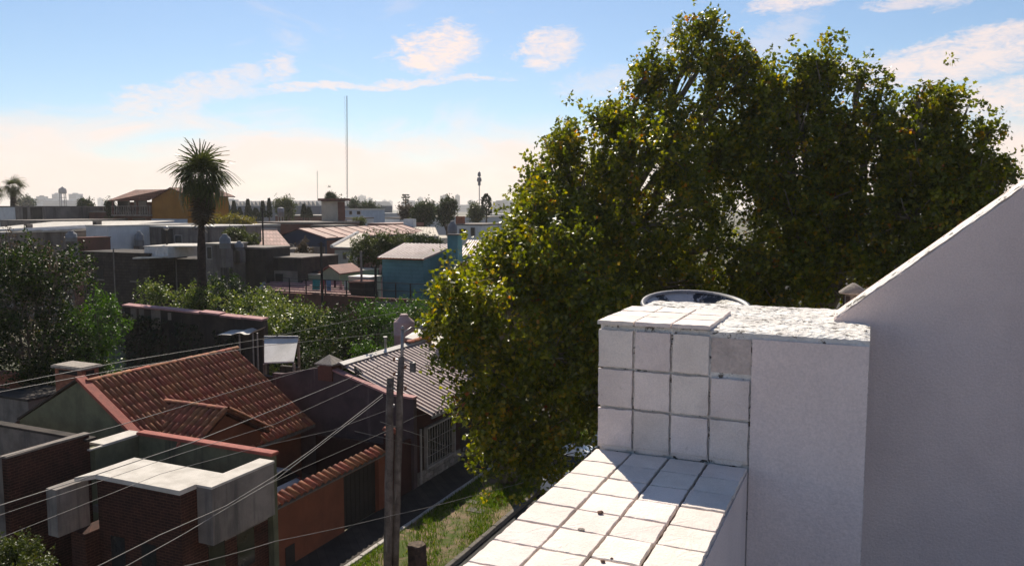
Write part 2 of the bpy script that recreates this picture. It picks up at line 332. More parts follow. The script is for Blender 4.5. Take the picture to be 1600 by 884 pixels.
def sprays(blobs, n, k, spread, rmin=.5, zmin=None, droop=0.0):
    """leaf positions: sprays of k leaves near the surface of ellipsoids; blobs = (centre, radii)"""
    w = np.array([(b[1][0] * b[1][1] * b[1][2]) ** (2 / 3) for b in blobs]); w /= w.sum()
    pos, ax, tips, tone = [], [], [], []
    for (c, r), ww in zip(blobs, w):
        r = [max(x - spread * .95, x * .4) for x in r]
        m = max(int(n * ww), 6); nc = max(m // 7, 3); rad = rng.uniform(rmin ** 2, 1.0, nc) ** .5; dc_ = sphere_dirs(nc); ic = rng.integers(0, nc, m)
        d = dc_[ic]; rad = rad[ic]; scat = rng.normal(size=(m, 3)) * spread * np.array([.72, .72, .95])
        # lumpy outline: radius modulated by a few random bumps
        bumps = sphere_dirs(9); amp = rng.uniform(-.40, .42, 9)
        mod = 1 + (np.clip(d @ bumps.T - .55, 0, 1) * amp[None] * 2.2).sum(1)
        p = np.array(c)[None] + d * np.array(r)[None] * (rad * mod)[:, None] + np.where(np.arange(m)[:, None] % 9 == 0, 1.6, 1.0) * scat
        if zmin is not None: ok = p[:, 2] > zmin; p = p[ok]; d = d[ok]
        m = len(p); tips.append(p)
        sp = d * .7 + rng.normal(size=(m, 3)) * .5; sp[:, 2] += .35 - droop; sp /= np.linalg.norm(sp, axis=1, keepdims=True)
        t = rng.uniform(-.5, .6, (m, k)); L = spread
        q = p[:, None, :] + sp[:, None, :] * t[..., None] * L * 1.5 + rng.normal(size=(m, k, 3)) * L * .28
        a = sp[:, None, :] * .5 + rng.normal(size=(m, k, 3)) * .75; a[..., 2] -= .25
        tn = np.clip(rng.normal(TONE[0], .17, (m, 1)) + rng.normal(0, .16, (m, k)), 0, 1)
        pos.append(q.reshape(-1, 3)); ax.append(a.reshape(-1, 3)); tone.append(tn.reshape(-1))
    return np.concatenate(pos), np.concatenate(ax), np.concatenate(tips), np.concatenate(tone)
def bend(a, b, n=6, sag=0.0, wob=0.0):
    a, b = Vector(a), Vector(b); o = []
    for i in range(n + 1):
        t = i / n; p = a.lerp(b, t); p.z -= sag * 4 * t * (1 - t)
        if 0 < i < n and wob: p += Vector((random.uniform(-wob, wob), random.uniform(-wob, wob), random.uniform(-wob, wob) * .5))
        o.append(p)
    return o
def tree(name, label, base, blobs, nspray, k, lsize, spread, lmat, bark='bark', r0=.3, fork=None, group=None, shape=DIAM, cat='tree', rmin=.5, up=.35, twigs=.0, droop=0, zmin=None):
    base = Vector(base); t = thing(name, label, cat, base, group)
    pos, ax, tips, tone = sprays(blobs, nspray, k, spread, rmin, zmin, droop)
    leaves('crown', pos, ax, rng.uniform(.7, 1.25, len(pos)) * lsize, lmat, t, shape, up, tone)
    mb = MB(); cs = [Vector(b[0]) for b in blobs]; cen = sum(cs, Vector()) / len(cs)
    fk = fork if fork is not None else base.z + (min(c.z for c in cs) - base.z) * .6
    top = Vector((base.x + (cen.x - base.x) * .2, base.y + (cen.y - base.y) * .2, fk))
    mb.tube(bend(base, top, 5, 0, r0 * .25), [r0 * (1.25 - .35 * i / 5) for i in range(6)], 9)
    for c, (_, r) in zip(cs, blobs):
        pts = bend(top, c, 5, -(c - top).length * .05, r0 * .5); mb.tube(pts, [r0 * .62 * (1 - .13 * i) for i in range(6)], 6)
        for j in range(4):
            d = Vector(sphere_dirs(1)[0]); d.z = abs(d.z) * .6; e = c + Vector((d.x * r[0], d.y * r[1], d.z * r[2])) * .85
            mb.tube(bend(pts[3 + j % 3], e, 4, 0, r0 * .35), [r0 * .22 * (1 - .2 * i) for i in range(5)], 4)
    if twigs:
        for p in tips[rng.random(len(tips)) < twigs]:
            q = Vector(p); c = min(cs, key=lambda c: (c - q).length); mb.tube(bend(q.lerp(c, .55), q, 3, 0, .06), [.03, .022, .015, .008], 3, False)
    mb.build('trunk', bark, t, True, recalc=False); return t
def pblob(px, py, rx, ry, d, rd=None):
    k = d / F; return (tuple(P(px, py, d=d)), (rx * k, (rd or (rx + ry) / 2) * k, ry * k))
# ================================================================== SETTING: ground, road, pavement
def structure(o): return tag(o, kind='structure')
mb = MB(); n = 48
mb.add([(0, 0, -.06)] + [(r * math.cos(2 * math.pi * i / n), r * math.sin(2 * math.pi * i / n), -.06) for r in (5200,) for i in range(n)], [(0, i + 1, (i + 1) % n + 1) for i in range(n)])
structure(mb.build('ground', 'ground', loc=(0, 0, -.06)))
structure(MB().box(-11.85, -5, -30, 160, -.2, -.02).build('road', 'asphalt'))
structure(MB().box(-16.62, -14.98, -20, 140, -.2, .10).build('pavement', 'paving'))
structure(MB().box(-4.98, -1.3, -30, 160, -.2, .11).build('near_pavement', 'paving'))
structure(MB().box(-14.82, -12.02, -20, 140, -.2, .075).build('verge', 'soil'))
kb = MB()
for i in range(40):
    y = 8 + i * 1.0; kb.box(-14.98 + random.uniform(-.01, .01), -14.82, y + .008, y + .992, -.2, .13 + random.uniform(-.012, .012), .015)
structure(kb.build('garden_kerb', 'kerb'))
kb = MB()
for i in range(60): y = 8 + i; kb.box(-12.02, -11.85, y + .008, y + .992, -.2, .14 + random.uniform(-.008, .008), .015)
structure(kb.build('road_kerb', 'mortar'))
ps = MB()
for px, py, w, l in ((744, 797, .7, .4), (735, 783, .7, .35)):
    p = P(px, py, z=.08); ps.box(p.x - w / 2, p.x + w / 2, p.y - l / 2, p.y + l / 2, .0, .10, .01)
structure(ps.build('stepping_slabs', 'mortar'))
# grass on the verge
N = 60000; gx = rng.uniform(-14.8, -12.05, N); gy = rng.uniform(17, 48, N)
dens = .5 + .5 * np.sin(gx * 2.1 + 1.7 * np.sin(gy * .55)) * np.cos(gy * .8 + gx) + rng.normal(0, .25, N)
ok = dens > .46; gx, gy = gx[ok], gy[ok]; a = rng.normal(0, .35, (len(gx), 3)); a[:, 2] = 1
gp = np.stack([gx, gy, np.full(len(gx), .07)], 1); ge = thing('grass', 'sunlit green grass growing on the verge beside the pavement', 'grass', (-13.4, 30, .07)); ge['kind'] = 'stuff'
leaves('grass_blades', gp, a, rng.uniform(.08, .20, len(gx)), 'grass_blade', ge, (np.array([(0, .09, 0), (0, -.09, 0), (1, 0, 0.1)]), [(0, 1, 2)]), 0)

# ================================================================== OUR OWN ROOFTOP PARAPET
LZ = 10.25; YF = 3.92; PT = 10.92
par = thing('rooftop_parapet', 'white tiled rooftop parapet with square pier and sloping plaster wall', 'parapet', (-.6, 3, 0))
MB().box(-1.26, 6.0, -6, 1.2, 0, 9.2).box(-1.26, 6.0, 1.2, 16, 0, 9.2).build('facade_wall', 'plaster', par)
MB().box(-.52, 6, -6, 4.5, 9.2, 9.32).build('roof_floor', 'concrete', par)
ledge = MB().box(-1.265, -.512, -4, YF + .1, 9.2, LZ - .022).build('ledge', 'grout', par)
MB().box(-.512, -.503, -4, YF - .002, 9.3, LZ - .03).build('ledge_render', 'plaster', ledge)
def noisy_tile(w, l, h, seed, nx=7, ny=7, edge=.0028):
    """one ceramic tile lying flat: worn, wavy outline, rounded rim; centre at the origin, top at z=0"""
    r = random.Random(seed); vs, fs = [], []
    per = []
    for i in range(nx): per.append((-w / 2 + w * i / nx, -l / 2))
    for i in range(ny): per.append((w / 2, -l / 2 + l * i / ny))
    for i in range(nx): per.append((w / 2 - w * i / nx, l / 2))
    for i in range(ny): per.append((-w / 2, l / 2 - l * i / ny))
    m = len(per); jit = [(r.uniform(-edge, edge * .5)) for _ in per]
    def ring(ins, z, k): return [(x * (1 - 2 * (ins - jit[i] * k) / w), y * (1 - 2 * (ins - jit[i] * k) / l), z + (r.uniform(-.0012, .0008) if z > -.01 else 0)) for i, (x, y) in enumerate(per)]
    vs = ring(0, -h, 1) + ring(0, -.0022, 1) + ring(.0022, 0, .8) + ring(w * .2, .0008, 0) + [(0, 0, .001)]
    for k in range(3): fs += [(k * m + i, k * m + (i + 1) % m, (k + 1) * m + (i + 1) % m, (k + 1) * m + i) for i in range(m)]
    fs += [(3 * m + i, 3 * m + (i + 1) % m, 4 * m) for i in range(m)]
    me = bpy.data.meshes.new('tile'); me.from_pydata(vs, [], fs); me.materials.append(MATS['white_tile']); return me
tw = .1925; tl = .209
for j in range(12):
    for i in range(4):
        me = noisy_tile(tw - .010 - (.005 if i == 2 else 0), tl - .010, .02, i * 31 + j)
        o = link('tile', me, ledge, Vector((-1.27 + tw * (i + .5), YF - .03 - tl * (j + .5), LZ + random.uniform(-.002, .002))) - wloc(ledge))
        o.rotation_euler = (random.uniform(-.006, .006), random.uniform(-.006, .006), random.uniform(-.008, .008))
# pier: core with a rough hand-floated top
def rough_block(x0, x1, y0, y1, z0, z1, nx, ny, amp, seed, topfun=None):
    r = random.Random(seed); vs, fs = [], []; idx = {}
    for j in range(ny + 1):
        for i in range(nx + 1):
            e = i in (0, nx) or j in (0, ny); x = x0 + (x1 - x0) * i / nx; y = y0 + (y1 - y0) * j / ny
            jx = r.uniform(-amp, amp) * .8; z = z1 + r.uniform(-amp, amp) - (amp * 1.6 if e else 0) + (topfun(x, y) if topfun else 0)
            idx[i, j] = len(vs); vs.append((x + (0 if i in (0, nx) else jx), y + (r.uniform(-amp, amp) * .35 if e else jx), z))
    for j in range(ny):
        for i in range(nx): fs.append((idx[i, j], idx[i + 1, j], idx[i + 1, j + 1], idx[i, j + 1]))
    per = [(i, 0) for i in range(nx)] + [(nx, j) for j in range(ny)] + [(i, ny) for i in range(nx, 0, -1)] + [(0, j) for j in range(ny, 0, -1)]
    m = len(per); o1 = len(vs)
    for p in per: v = vs[idx[p]]; vs.append((min(max(v[0], x0), x1), y0 - .0 if p[1] == 0 else v[1], v[2] - .02))
    o2 = len(vs)
    for k, p in enumerate(per): v = vs[o1 + k]; vs.append((v[0], v[1], z0))
    for k in range(m):
        a, b = per[k], per[(k + 1) % m]; fs.append((idx[a], o1 + k, o1 + (k + 1) % m, idx[b])); fs.append((o1 + k, o2 + k, o2 + (k + 1) % m, o1 + (k + 1) % m))
    b = MB(); b.add(vs, fs); return b
pier = rough_block(-1.258, .015, YF, 5.03, 9.2, PT - .012, 60, 44, .0042, 3).build('pier', 'old_paint', par)
# smooth painted render in front of the core, right of the tiles and below them
MB().box(-.497, .014, YF - .012, YF - .001, 9.22, PT - .045).build('pier_render', 'plaster', pier)
MB().box(-.69, -.503, YF - .004, YF - .001, 10.70, PT - .05).build('bare_patch', 'bare_render', pier)
k = 0
for j in range(3):                       # upright tiles on the pier face
    for i in range(4):
        if i == 3 and j == 0: continue   # this one has fallen off
        me = noisy_tile(tw - .0115, .194, .02, 500 + k, edge=.003); k += 1
        o = link('tile', me, pier, Vector((-1.27 + tw * (i + .5), YF - .022, PT - .035 - .206 * (j + .5))) - wloc(pier))
        o.rotation_euler = (math.pi / 2 + random.uniform(-.008, .008), 0, random.uniform(-.006, .006))
for i in range(4): # thin strip of cut tiles at the foot
    o = link('tile', noisy_tile(tw - .006, .028, .012, 700 + i), pier, Vector((-1.27 + tw * (i + .5), YF - .014, LZ + .020)) - wloc(pier)); o.rotation_euler = (math.pi / 2, 0, 0)
for j in range(3):                       # tiles lying on the pier's top
    for i in range(3):
        o = link('tile', noisy_tile(tw - .006, .208, .02, 600 + i * 3 + j), pier, Vector((-1.27 + tw * (i + .5), YF - .03 + .212 * (j + .5), PT + .008 + random.uniform(-.002, .002))) - wloc(pier))
        o.rotation_euler = (random.uniform(-.012, .012), random.uniform(-.012, .012), random.uniform(-.01, .01))
# sloping gable wall behind the pier
YG = 4.47
g0 = P(1303, 497, y=YG); g1 = P(1620, 276, y=YG); sl_ = (g1.z - g0.z) / (g1.x - g0.x)
gx1 = 3.0; N_ = 60; vs = []; fs = []
for i in range(N_ + 1):
    x = g0.x + (gx1 - g0.x) * i / N_; z = g0.z + (x - g0.x) * sl_; q = random.uniform(-.004, .004)
    vs += [(x, YG, 9.2), (x, YG, z - .014 + q), (x, YG + .014, z + q), (x, YG + .21, z + .012 + q * .5), (x, YG + .225, z - .01), (x, YG + .225, 9.2)]
for i in range(N_):
    a = i * 6; b_ = a + 6
    for k_ in range(5): fs.append((a + k_, b_ + k_, b_ + k_ + 1, a + k_ + 1))
fs += [(0, 1, 2, 3, 4, 5)]
gw = MB().add(vs, fs).build('gable_wall', 'gable_plaster', par)
# rough white top skin of the slope
N_ = 130; vs = []; fs = []
for i in range(N_ + 1):
    x = g0.x + .01 + (gx1 - g0.x) * i / N_; z = g0.z + (x - g0.x) * sl_
    for k_ in range(6):
        vs.append((x, YG + .004 + .20 * k_ / 5 + (random.uniform(-.005, .005) if k_ in (0, 5) else 0), z + .012 + random.uniform(-.003, .003) + (0 if 0 < k_ < 5 else -.014)))
for i in range(N_):
    for k_ in range(5): a = i * 6 + k_; fs.append((a, a + 6, a + 7, a + 1))
MB().add(vs, fs).build('slope_capping', 'old_paint', gw)
# dish lying behind the pier
dc = P(1086, 480, d=5.1) + Vector((0, 0, -.078))
dish = thing('metal_basin', 'white metal basin with peeling black patches behind the tiled pier', 'basin', dc)
for nm, prof, m_ in (('bowl', [(.0, -.02), (.18, .0), (.27, .035), (.325, .085), (.33, .09), (.318, .092), (.262, .05), (.17, .016), (0, .0)], 'dish_paint'), ('rim', [(.31, .075), (.335, .08), (.345, .092), (.338, .106), (.322, .106), (.31, .092)], 'dish_rim')):
    b = MB().lathe((0, 0, 0), prof, 40, nm == 'bowl'); T = Matrix.Rotation(R(9), 4, Vector((cy, sy, 0))) 
    b.v = [tuple(T @ Vector((p[0] * 1.02, p[1] * 1.02, p[2])) + dc) for p in b.v]; b.build(nm, m_, dish, True)
# little vent chimney behind the slope
vc = P(1332, 490, d=6.4); k = 6.4 / F
vt = thing('roof_vent', 'small round cement roof vent with conical cap behind the sloping wall', 'vent', (vc.x, vc.y, vc.z))
MB().lathe(vc, [(.07, -1.0), (.07, 0), (.062, .02), (.062, .16)], 14).build('pipe', 'cap_stone', vt, True)
MB().lathe(vc + Vector((0, 0, .16)), [(.06, 0), (.108, .004), (.11, .018), (.05, .065), (.012, .09)], 16).build('cap', 'cap_stone', vt, True)
for a in range(5):
    an = a * 2 * math.pi / 5 + .3; c = vc + Vector((math.cos(an) * .063, math.sin(an) * .063, .06)); MB().box(c.x - .016, c.x + .016, c.y - .016, c.y + .016, c.z, c.z + .085).build('slot', 'void_dark', vt)
# bits lying on the tiles
for q, (px, py, r_, lab) in enumerate(((938, 802, .011, 'brown pebble lying on the ledge tile beyond the pale flake'), (908, 827, .013, 'pale flat flake lying on the sunlit ledge tile'),
        (942, 878, .008, 'small dark pebble on the ledge near the bottom of the picture'), (956, 873, .005, 'tiny dark pebble just beyond another one on the ledge'))):
    p = P(px, py, z=LZ); b = bmesh.new(); bmesh.ops.create_icosphere(b, subdivisions=2, radius=r_)
    rr = random.Random(q)
    for v in b.verts: v.co = Vector((v.co.x * 1.2, v.co.y, v.co.z * (.25 if q == 1 else .75))) * rr.uniform(.8, 1.15)
    me = bpy.data.meshes.new('pebble'); b.to_mesh(me); b.free(); me.materials.append(MATS['cap_stone' if q == 1 else 'pebble'])
    tag(link('pebble', me, None, (p.x, p.y, LZ + r_ * (.2 if q == 1 else .55))), lab, 'pebble')

# ================================================================== HOUSE A: flat-roofed brick house with concrete bands
A = thing('brick_house', 'flat-roofed dark brick house with concrete bands and sunken roof terrace', 'house', (-19, 17, 0))
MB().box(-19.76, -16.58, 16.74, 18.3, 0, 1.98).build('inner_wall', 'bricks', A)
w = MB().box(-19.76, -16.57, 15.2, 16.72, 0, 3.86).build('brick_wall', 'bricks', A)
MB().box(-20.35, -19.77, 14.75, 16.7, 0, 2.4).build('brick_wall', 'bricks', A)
for y0, y1, z0, z1 in ((16.1, 16.7, .1, 2.1), (17.2, 17.9, .9, 2.1)):
    d_ = MB().box(-16.57, -16.555, y0, y1, z0, z1).build('street_window', 'window_dark', A); MB().box(-16.57, -16.53, y0 - .05, y1 + .05, z1, z1 + .06).build('lintel', 'concrete_dark', d_)
for x0, x1 in ((-19.3, -18.75), (-18.1, -17.55)):
    d_ = MB().box(x0, x1, 15.185, 15.21, .3, 2.3).build('front_window', 'window_dark', A)
MB().prism([(-20.05, 14.72), (-19.76, 15.16), (-16.55, 15.16), (-16.55, 16.72), (-20.05, 16.72)], 3.87, 4.0).build('roof_slab', 'white_roof', A)
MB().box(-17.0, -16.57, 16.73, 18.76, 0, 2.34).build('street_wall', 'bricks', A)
MB().box(-16.54, -16.0, 15.74, 18.2, 2.35, 3.93).build('concrete_band', 'white_concrete', A)
MB().box(-16.545, -15.98, 15.72, 18.22, 3.933, 4.0).build('band_lit_top', 'white_roof', A)  # pale slab added on the band: its sunlit top put into the colour
MB().box(-20.66, -20.25, 14.3, 15.3, 2.4, 3.75).build('concrete_band', 'white_concrete', A)
MB().box(-22.0, -16.55, 16.73, 18.5, 2.0, 2.2).build('terrace_floor', 'concrete', A)
MB().box(-22.35, -22.0, 16.9, 18.75, 0, 3.95).build('terrace_parapet', 'green_wall', A)
MB().box(-22.62, -21.97, 17.2, 18.72, 3.955, 4.03).build('parapet_slab', 'white_roof', A)
MB().box(-22.08, -21.97, 16.7, 17.2, 3.955, 4.0).build('parapet_coping', 'white_roof', A)
bw = MB().box(-21.98, -16.36, 18.52, 18.74, 0, 4.0).build('back_wall', 'green_wall', A)
MB().box(-22.0, -16.30, 18.46, 18.80, 4.003, 4.10, .02).build('coping', 'red_coping', A)
MB().tube([P(280, 690, y=18.5), P(280, 697, y=18.5) + Vector((0, -.06, 0))], .06, 6).build('drain_spout', 'terracotta', A)
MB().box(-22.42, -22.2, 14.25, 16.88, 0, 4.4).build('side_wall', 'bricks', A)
MB().box(-22.45, -22.17, 14.22, 16.9, 4.403, 4.46).build('wall_coping', 'concrete', A)
nb = thing('concrete_yard_wall', 'grey weathered concrete wall behind the brick side wall at left edge', 'wall', (-25, 17, 0))
MB().box(-29, -22.45, 16.7, 16.95, 0, 4.25).build('wall', 'concrete', nb); MB().box(-29, -22.0, 16.66, 16.99, 4.253, 4.33).build('coping', 'concrete_dark', nb)
nb = thing('concrete_gate_pier', 'pale concrete pier with rusty top at the bottom left corner', 'pillar', (-23.5, 13.9, 0))
MB().box(-25.5, -22.6, 13.5, 14.2, 0, 4.28).build('shaft', 'concrete', nb); MB().box(-25.52, -22.56, 13.46, 14.24, 4.283, 4.36).build('cap', 'roof_pale', nb)
c0 = P(0, 619, y=20.6); c1 = P(44, 627, y=20.6)
nb = thing('grey_outhouse', 'stained grey concrete outhouse wall left of the green gable', 'outhouse', ((c0.x + c1.x) / 2, 21, 0))
MB().box(c0.x - 2, c1.x, 20.6, 22.6, 0, c1.z).build('wall', 'concrete', nb); MB().box(c0.x - 2, c1.x + .05, 20.55, 22.65, c1.z + .003, c1.z + .09).build('coping', 'concrete_dark', nb)

# ================================================================== HOUSE B: terracotta barrel-tile roof
RB = Vector((-24.9, 0, 5.42)); EB = Vector((-20.75, 0, 2.62)); Y0, Y1 = 18.98, 26.0
B = thing('tiled_roof_house', 'house with large red clay barrel-tile roof and green gable wall', 'house', (-24, 22.5, 0))
MB().prism([(-28.6, 18.8), (EB.x + .45, 18.8), (EB.x + .45, 19.05), (-28.6, 19.05)], 0, [3.4, 2.7, 2.7, 3.4]).build('lower_wall', 'green_wall', B)
MB().extr([(-28.4, 18.8, 3.2), (EB.x + .3, 18.8, 2.68), (EB.x + .3, 18.8, 2.72), (-25.1, 18.8, 5.45), (-28.4, 18.8, 3.72)], (0, .26, 0)).build('gable_wall', 'green_wall', B)
MB().extr([(EB.x, 18.70, 2.66), (RB.x - .25, 18.70, 5.52), (RB.x - .25, 18.70, 5.64), (EB.x, 18.70, 2.80)], (0, .36, 0)).build('verge_coping', 'red_coping', B)
MB().extr([(-28.5, 18.76, 3.70), (RB.x - .3, 18.76, 5.50), (RB.x - .3, 18.76, 5.56), (-28.5, 18.76, 3.78)], (0, .30, 0)).build('far_verge', 'concrete_dark', B)
MB().slab([(RB.x, Y0, RB.z - .02), (EB.x, Y0, EB.z - .02), (EB.x, Y1 + .15, EB.z - .02), (RB.x, Y1 + .15, RB.z - .02)], .10).build('roof_deck', 'roof_pan', B)
MB().slab([(RB.x, Y0, RB.z - .02), (RB.x, Y1 + .1, RB.z - .02), (-29, Y1 + .1, 3.5), (-29, Y0, 3.5)], .10).build('back_roof', 'roof_pan', B)
MB().box(-28, EB.x - .5, 25.6, 25.85, 0, 2.55).box(EB.x - .7, EB.x - .5, 19.1, 25.6, 0, 2.4).build('street_wall', 'orange_wall', B)
MB().extr([(-28, 25.62, 2.5), (EB.x - .5, 25.62, 2.5), (EB.x - .5, 25.62, 2.72), (RB.x, 25.62, RB.z - .14), (-28, 25.62, 3.6)], (0, .2, 0)).build('far_gable', 'orange_wall', B)
def barrel(L, r0, r1, th=.014, n=6):
    """clay cover tile along -local y (down-slope = +y), convex up"""
    vs = []; fs = []
    for y, r in ((0, r0), (L, r1)):
        for k in range(n + 1): a = math.pi * k / n; vs.append((r * math.cos(a), y, r * math.sin(a) * .85))
        for k in range(n + 1): a = math.pi * k / n; vs.append(((r - th) * math.cos(a), y, (r - th) * math.sin(a) * .85 - .002))
    m = n + 1
    for k in range(n): fs += [(k, k + 1, 2 * m + k + 1, 2 * m + k), (m + k, 3 * m + k, 3 * m + k + 1, m + k + 1), (2 * m + k, 2 * m + k + 1, 3 * m + k + 1, 3 * m + k)]
    me = bpy.data.meshes.new('roof_tile'); me.from_pydata(vs, [], fs); me.materials.append(MATS['terracotta']); me.polygons.foreach_set('use_smooth', [True] * len(me.polygons)); return me
def place_tile(me, parent, p, down, side, lift=0.0):
    """tile mesh at p with its length along `down` and its width along `side`"""
    d = Vector(down).normalized(); s = Vector(side).normalized(); nrm = s.cross(d)
    if nrm.z < 0: s = -s; nrm = s.cross(d)
    M_ = Matrix((s, d, nrm)).transposed()
    o = link('roof_tile', me, parent, Vector(p) + nrm * lift - wloc(parent)); e = M_.to_euler(); o.rotation_euler = (e.x + random.uniform(-.012, .012), e.y + random.uniform(-.03, .03), e.z + random.uniform(-.02, .02)); return o
bt1 = barrel(.54, .082, .102)
roofB = MB().box(RB.x - .05, RB.x - .03, Y0, Y1, RB.z - .2, RB.z - .05).build('tile_field', 'roof_pan', B)
ncol, nrow = 30, 10; dn = (EB - RB); SL = dn.length; dn.normalize()
for i in range(ncol):
    y = Y0 + .22 + (Y1 - Y0 - .2) * i / (ncol - 1)
    for j in range(nrow):
        p = RB + dn * (SL * j / nrow + .03); p.y = y
        place_tile(bt1, roofB, p + Vector((0, random.uniform(-.012, .012), 0)), dn, (0, 1, 0), .005 + (.0 if j else .01))
for i in range(17): # ridge tiles
    o = place_tile(bt1, B, (RB.x, Y0 - .05 + i * .425, RB.z + .04), (0, 1, 0), (1, 0, 0), 0)
MB().box(EB.x - .02, EB.x + .06, Y0 + .1, Y1 + .1, EB.z - .16, EB.z - .03).build('fascia', 'mortar', B)
# cross-gabled porch roof growing out of it
PX, PY, PZ, PF = -20.5, 21.0, 4.38, 3.12; HW = 2.15
por = MB().extr([(PX - .25, PY - HW + .2, 2.2), (PX - .25, PY + HW - .2, 2.2), (PX - .25, PY + HW - .2, PF - .02), (PX - .25, PY, PZ - .14), (PX - .25, PY - HW + .2, PF - .02)], (-.2, 0, 0)).build('porch_gable', 'orange_wall', B)
MB().box(PX - .6, PX - .25, PY - HW + .25, PY - HW + .6, 0, 2.2).box(PX - .6, PX - .25, PY + HW - .6, PY + HW - .25, 0, 2.2).build('porch_post', 'orange_wall', B)
xb = -23.2
MB().slab([(PX, PY, PZ - .03), (PX, PY - HW, PF - .03), (EB.x - .6, PY - HW, PF - .03), (xb, PY, PZ - .03)], .08).build('porch_deck', 'roof_pan', B)
MB().slab([(PX, PY, PZ - .03), (xb, PY, PZ - .03), (EB.x - .6, PY + HW, PF - .03), (PX, PY + HW, PF - .03)], .08).build('porch_deck', 'roof_pan', B)
bt2 = barrel(.46, .10, .118)
pf = MB().box(PX - .1, PX - .08, PY - .1, PY + .1, PZ - .15, PZ - .05).build('porch_tile_field', 'roof_pan', B)
for sgn in (-1, 1):
    dv = Vector((0, sgn * HW, PF - PZ)); LL = dv.length
    for i in range(10):
        x = PX - .12 - i * .265
        for j in range(6):
            p = Vector((x, PY, PZ)) + dv * (j / 6 + .01)
            if p.z + .02 < 5.42 - (x - RB.x) * .675: continue
            place_tile(bt2, pf, p, dv, (1, 0, 0), .004)
    for j in range(6): place_tile(bt2, pf, Vector((PX + .02, PY, PZ + .07)) + dv * (j / 6 + .01), dv, (1, 0, 0), .03)
for i in range(7): place_tile(bt2, pf, (PX + .05 - i * .42, PY, PZ + .05), (-1, 0, 0), (0, 1, 0), .01)
# brick chimney
cp = P(113, 600, y=20.6); cx0, cx1 = P(87, 600, y=20.6).x, P(128, 600, y=20.6).x; cz1 = P(113, 577, y=20.6).z
ch = MB().box(cx0, cx1, 20.6, 21.35, 3.5, cz1).build('chimney', 'brick_orange', B)
MB().prism([(cx0 - .1, 20.5), (cx1 + .1, 20.5), (cx1 + .1, 21.45), (cx0 - .1, 21.45)], cz1 + .003, [cz1 + .09] * 4).prism([(cx0 - .05, 20.55), (cx1 + .05, 20.55), (cx1 + .05, 21.4), (cx0 - .05, 21.4)], cz1 + .09, cz1 + .12).build('chimney_cap', 'cap_stone', ch)
MB().box(cx0 + .22, cx1 - .22, 20.588, 20.61, cz1 - .22, cz1 - .06).build('smoke_hole', 'void_dark', ch)
MB().box(cx1 - .01, cx1 + .012, 20.8, 21.15, cz1 - .22, cz1 - .06).build('smoke_hole', 'void_dark', ch)
c0 = P(-14, 600, y=21.5); c1 = P(15, 600, y=21.5); cz = P(5, 587, y=21.5).z
nb = thing('brick_chimney', 'plain orange brick chimney stack at the left edge', 'chimney', ((c0.x + c1.x) / 2, 21.8, 3)); MB().box(c0.x, c1.x, 21.5, 22.1, 3, cz).build('stack', 'brick_orange', nb); MB().box(c0.x - .04, c1.x + .04, 21.46, 22.14, cz + .003, cz + .06).build('cap', 'terracotta', nb)

# ================================================================== orange garden wall with tiled coping
G = thing('garden_wall', 'orange street wall with red barrel-tile coping and dark gateway', 'wall', (-16.7, 22, 0))
MB().box(-16.85, -16.6, 18.85, 22.42, 0, 2.2).build('wall', 'orange_wall', G)
MB().box(-16.85, -16.6, 22.42, 24.58, 2.08, 2.2).build('lintel', 'orange_wall', G)
MB().box(-16.9, -16.58, 24.58, 25.02, 0, 2.2).build('pillar', 'orange_wall', G)
MB().box(-16.95, -16.56, 25.5, 25.95, 0, 2.75).build('pillar', 'facade_red', G)
MB().box(-16.82, -16.70, 25.02, 25.5, 0, 2.1).build('wall', 'facade_red', G)
MB().box(-16.82, -16.70, 25.95, 27.1, 0, 2.2).build('wall', 'facade_red', G)
gt = MB().box(-16.80, -16.76, 22.44, 24.56, .05, 2.07).build('gate', 'void_dark', G)
for i in range(8): y = 22.5 + i * .27; MB().box(-16.757, -16.745, y, y + .24, .08, 2.03).build('board', 'void_dark', gt)
MB().box(-16.6, -16.585, 19.3, 19.75, 0, .75).build('meter_box', 'void_dark', G)
bt3 = barrel(.50, .13, .15)
for i in range(20):
    y = 18.98 + i * .31
    place_tile(bt3, G, (-16.98, y, 2.42), (.45, 0, -.20), (0, 1, 0), .0)
MB().slab([(-17.0, 18.85, 2.42), (-16.5, 18.85, 2.20), (-16.5, 25.05, 2.20), (-17.0, 25.05, 2.42)], .05).build('coping_bed', 'mortar', G)
for i in range(2): place_tile(bt3, G, (-17.0, 25.6 + i * .25, 2.95), (.42, 0, -.18), (0, 1, 0), 0)
cy_ = thing('courtyard_wall', 'dark courtyard wall between the tiled house and the mauve gable', 'wall', (-19, 26.6, 0)); MB().box(-21, -17, 26.5, 26.65, 0, 2.0).build('wall', 'facade_red', cy_)

# ================================================================== HOUSE C: mauve gable and ribbed metal roof
CH = thing('metal_roof_house', 'house with mauve gable wall and ribbed metal roof sloping to the street', 'house', (-20, 31, 0))
yg = 27.12
a0 = P(440, 584, y=yg); a1 = P(504, 573, y=yg); a2 = P(519, 579, y=yg); a3 = P(604, 616, y=yg); a4 = P(646, 624, y=yg)
ln = [(a0.x, a0.z), (a1.x, a1.z), (a2.x, a2.z), (a3.x, a3.z), (a4.x, a4.z)]
MB().extr([(a0.x - .5, yg, 0), (a4.x, yg, 0)] + [(x, yg, z) for x, z in reversed(ln)] + [(a0.x - .5, yg, a0.z)], (0, .24, 0)).build('gable_wall', 'mauve_wall', CH)
for i, (p, q) in enumerate(zip(ln[2:-1], ln[3:])):
    MB().extr([(p[0], yg - .05, p[1] + .003), (q[0], yg - .05, q[1] + .003), (q[0], yg - .05, q[1] + .085), (p[0], yg - .05, p[1] + .085)], (0, .36, 0)).build('coping', 'pink_coping', CH)
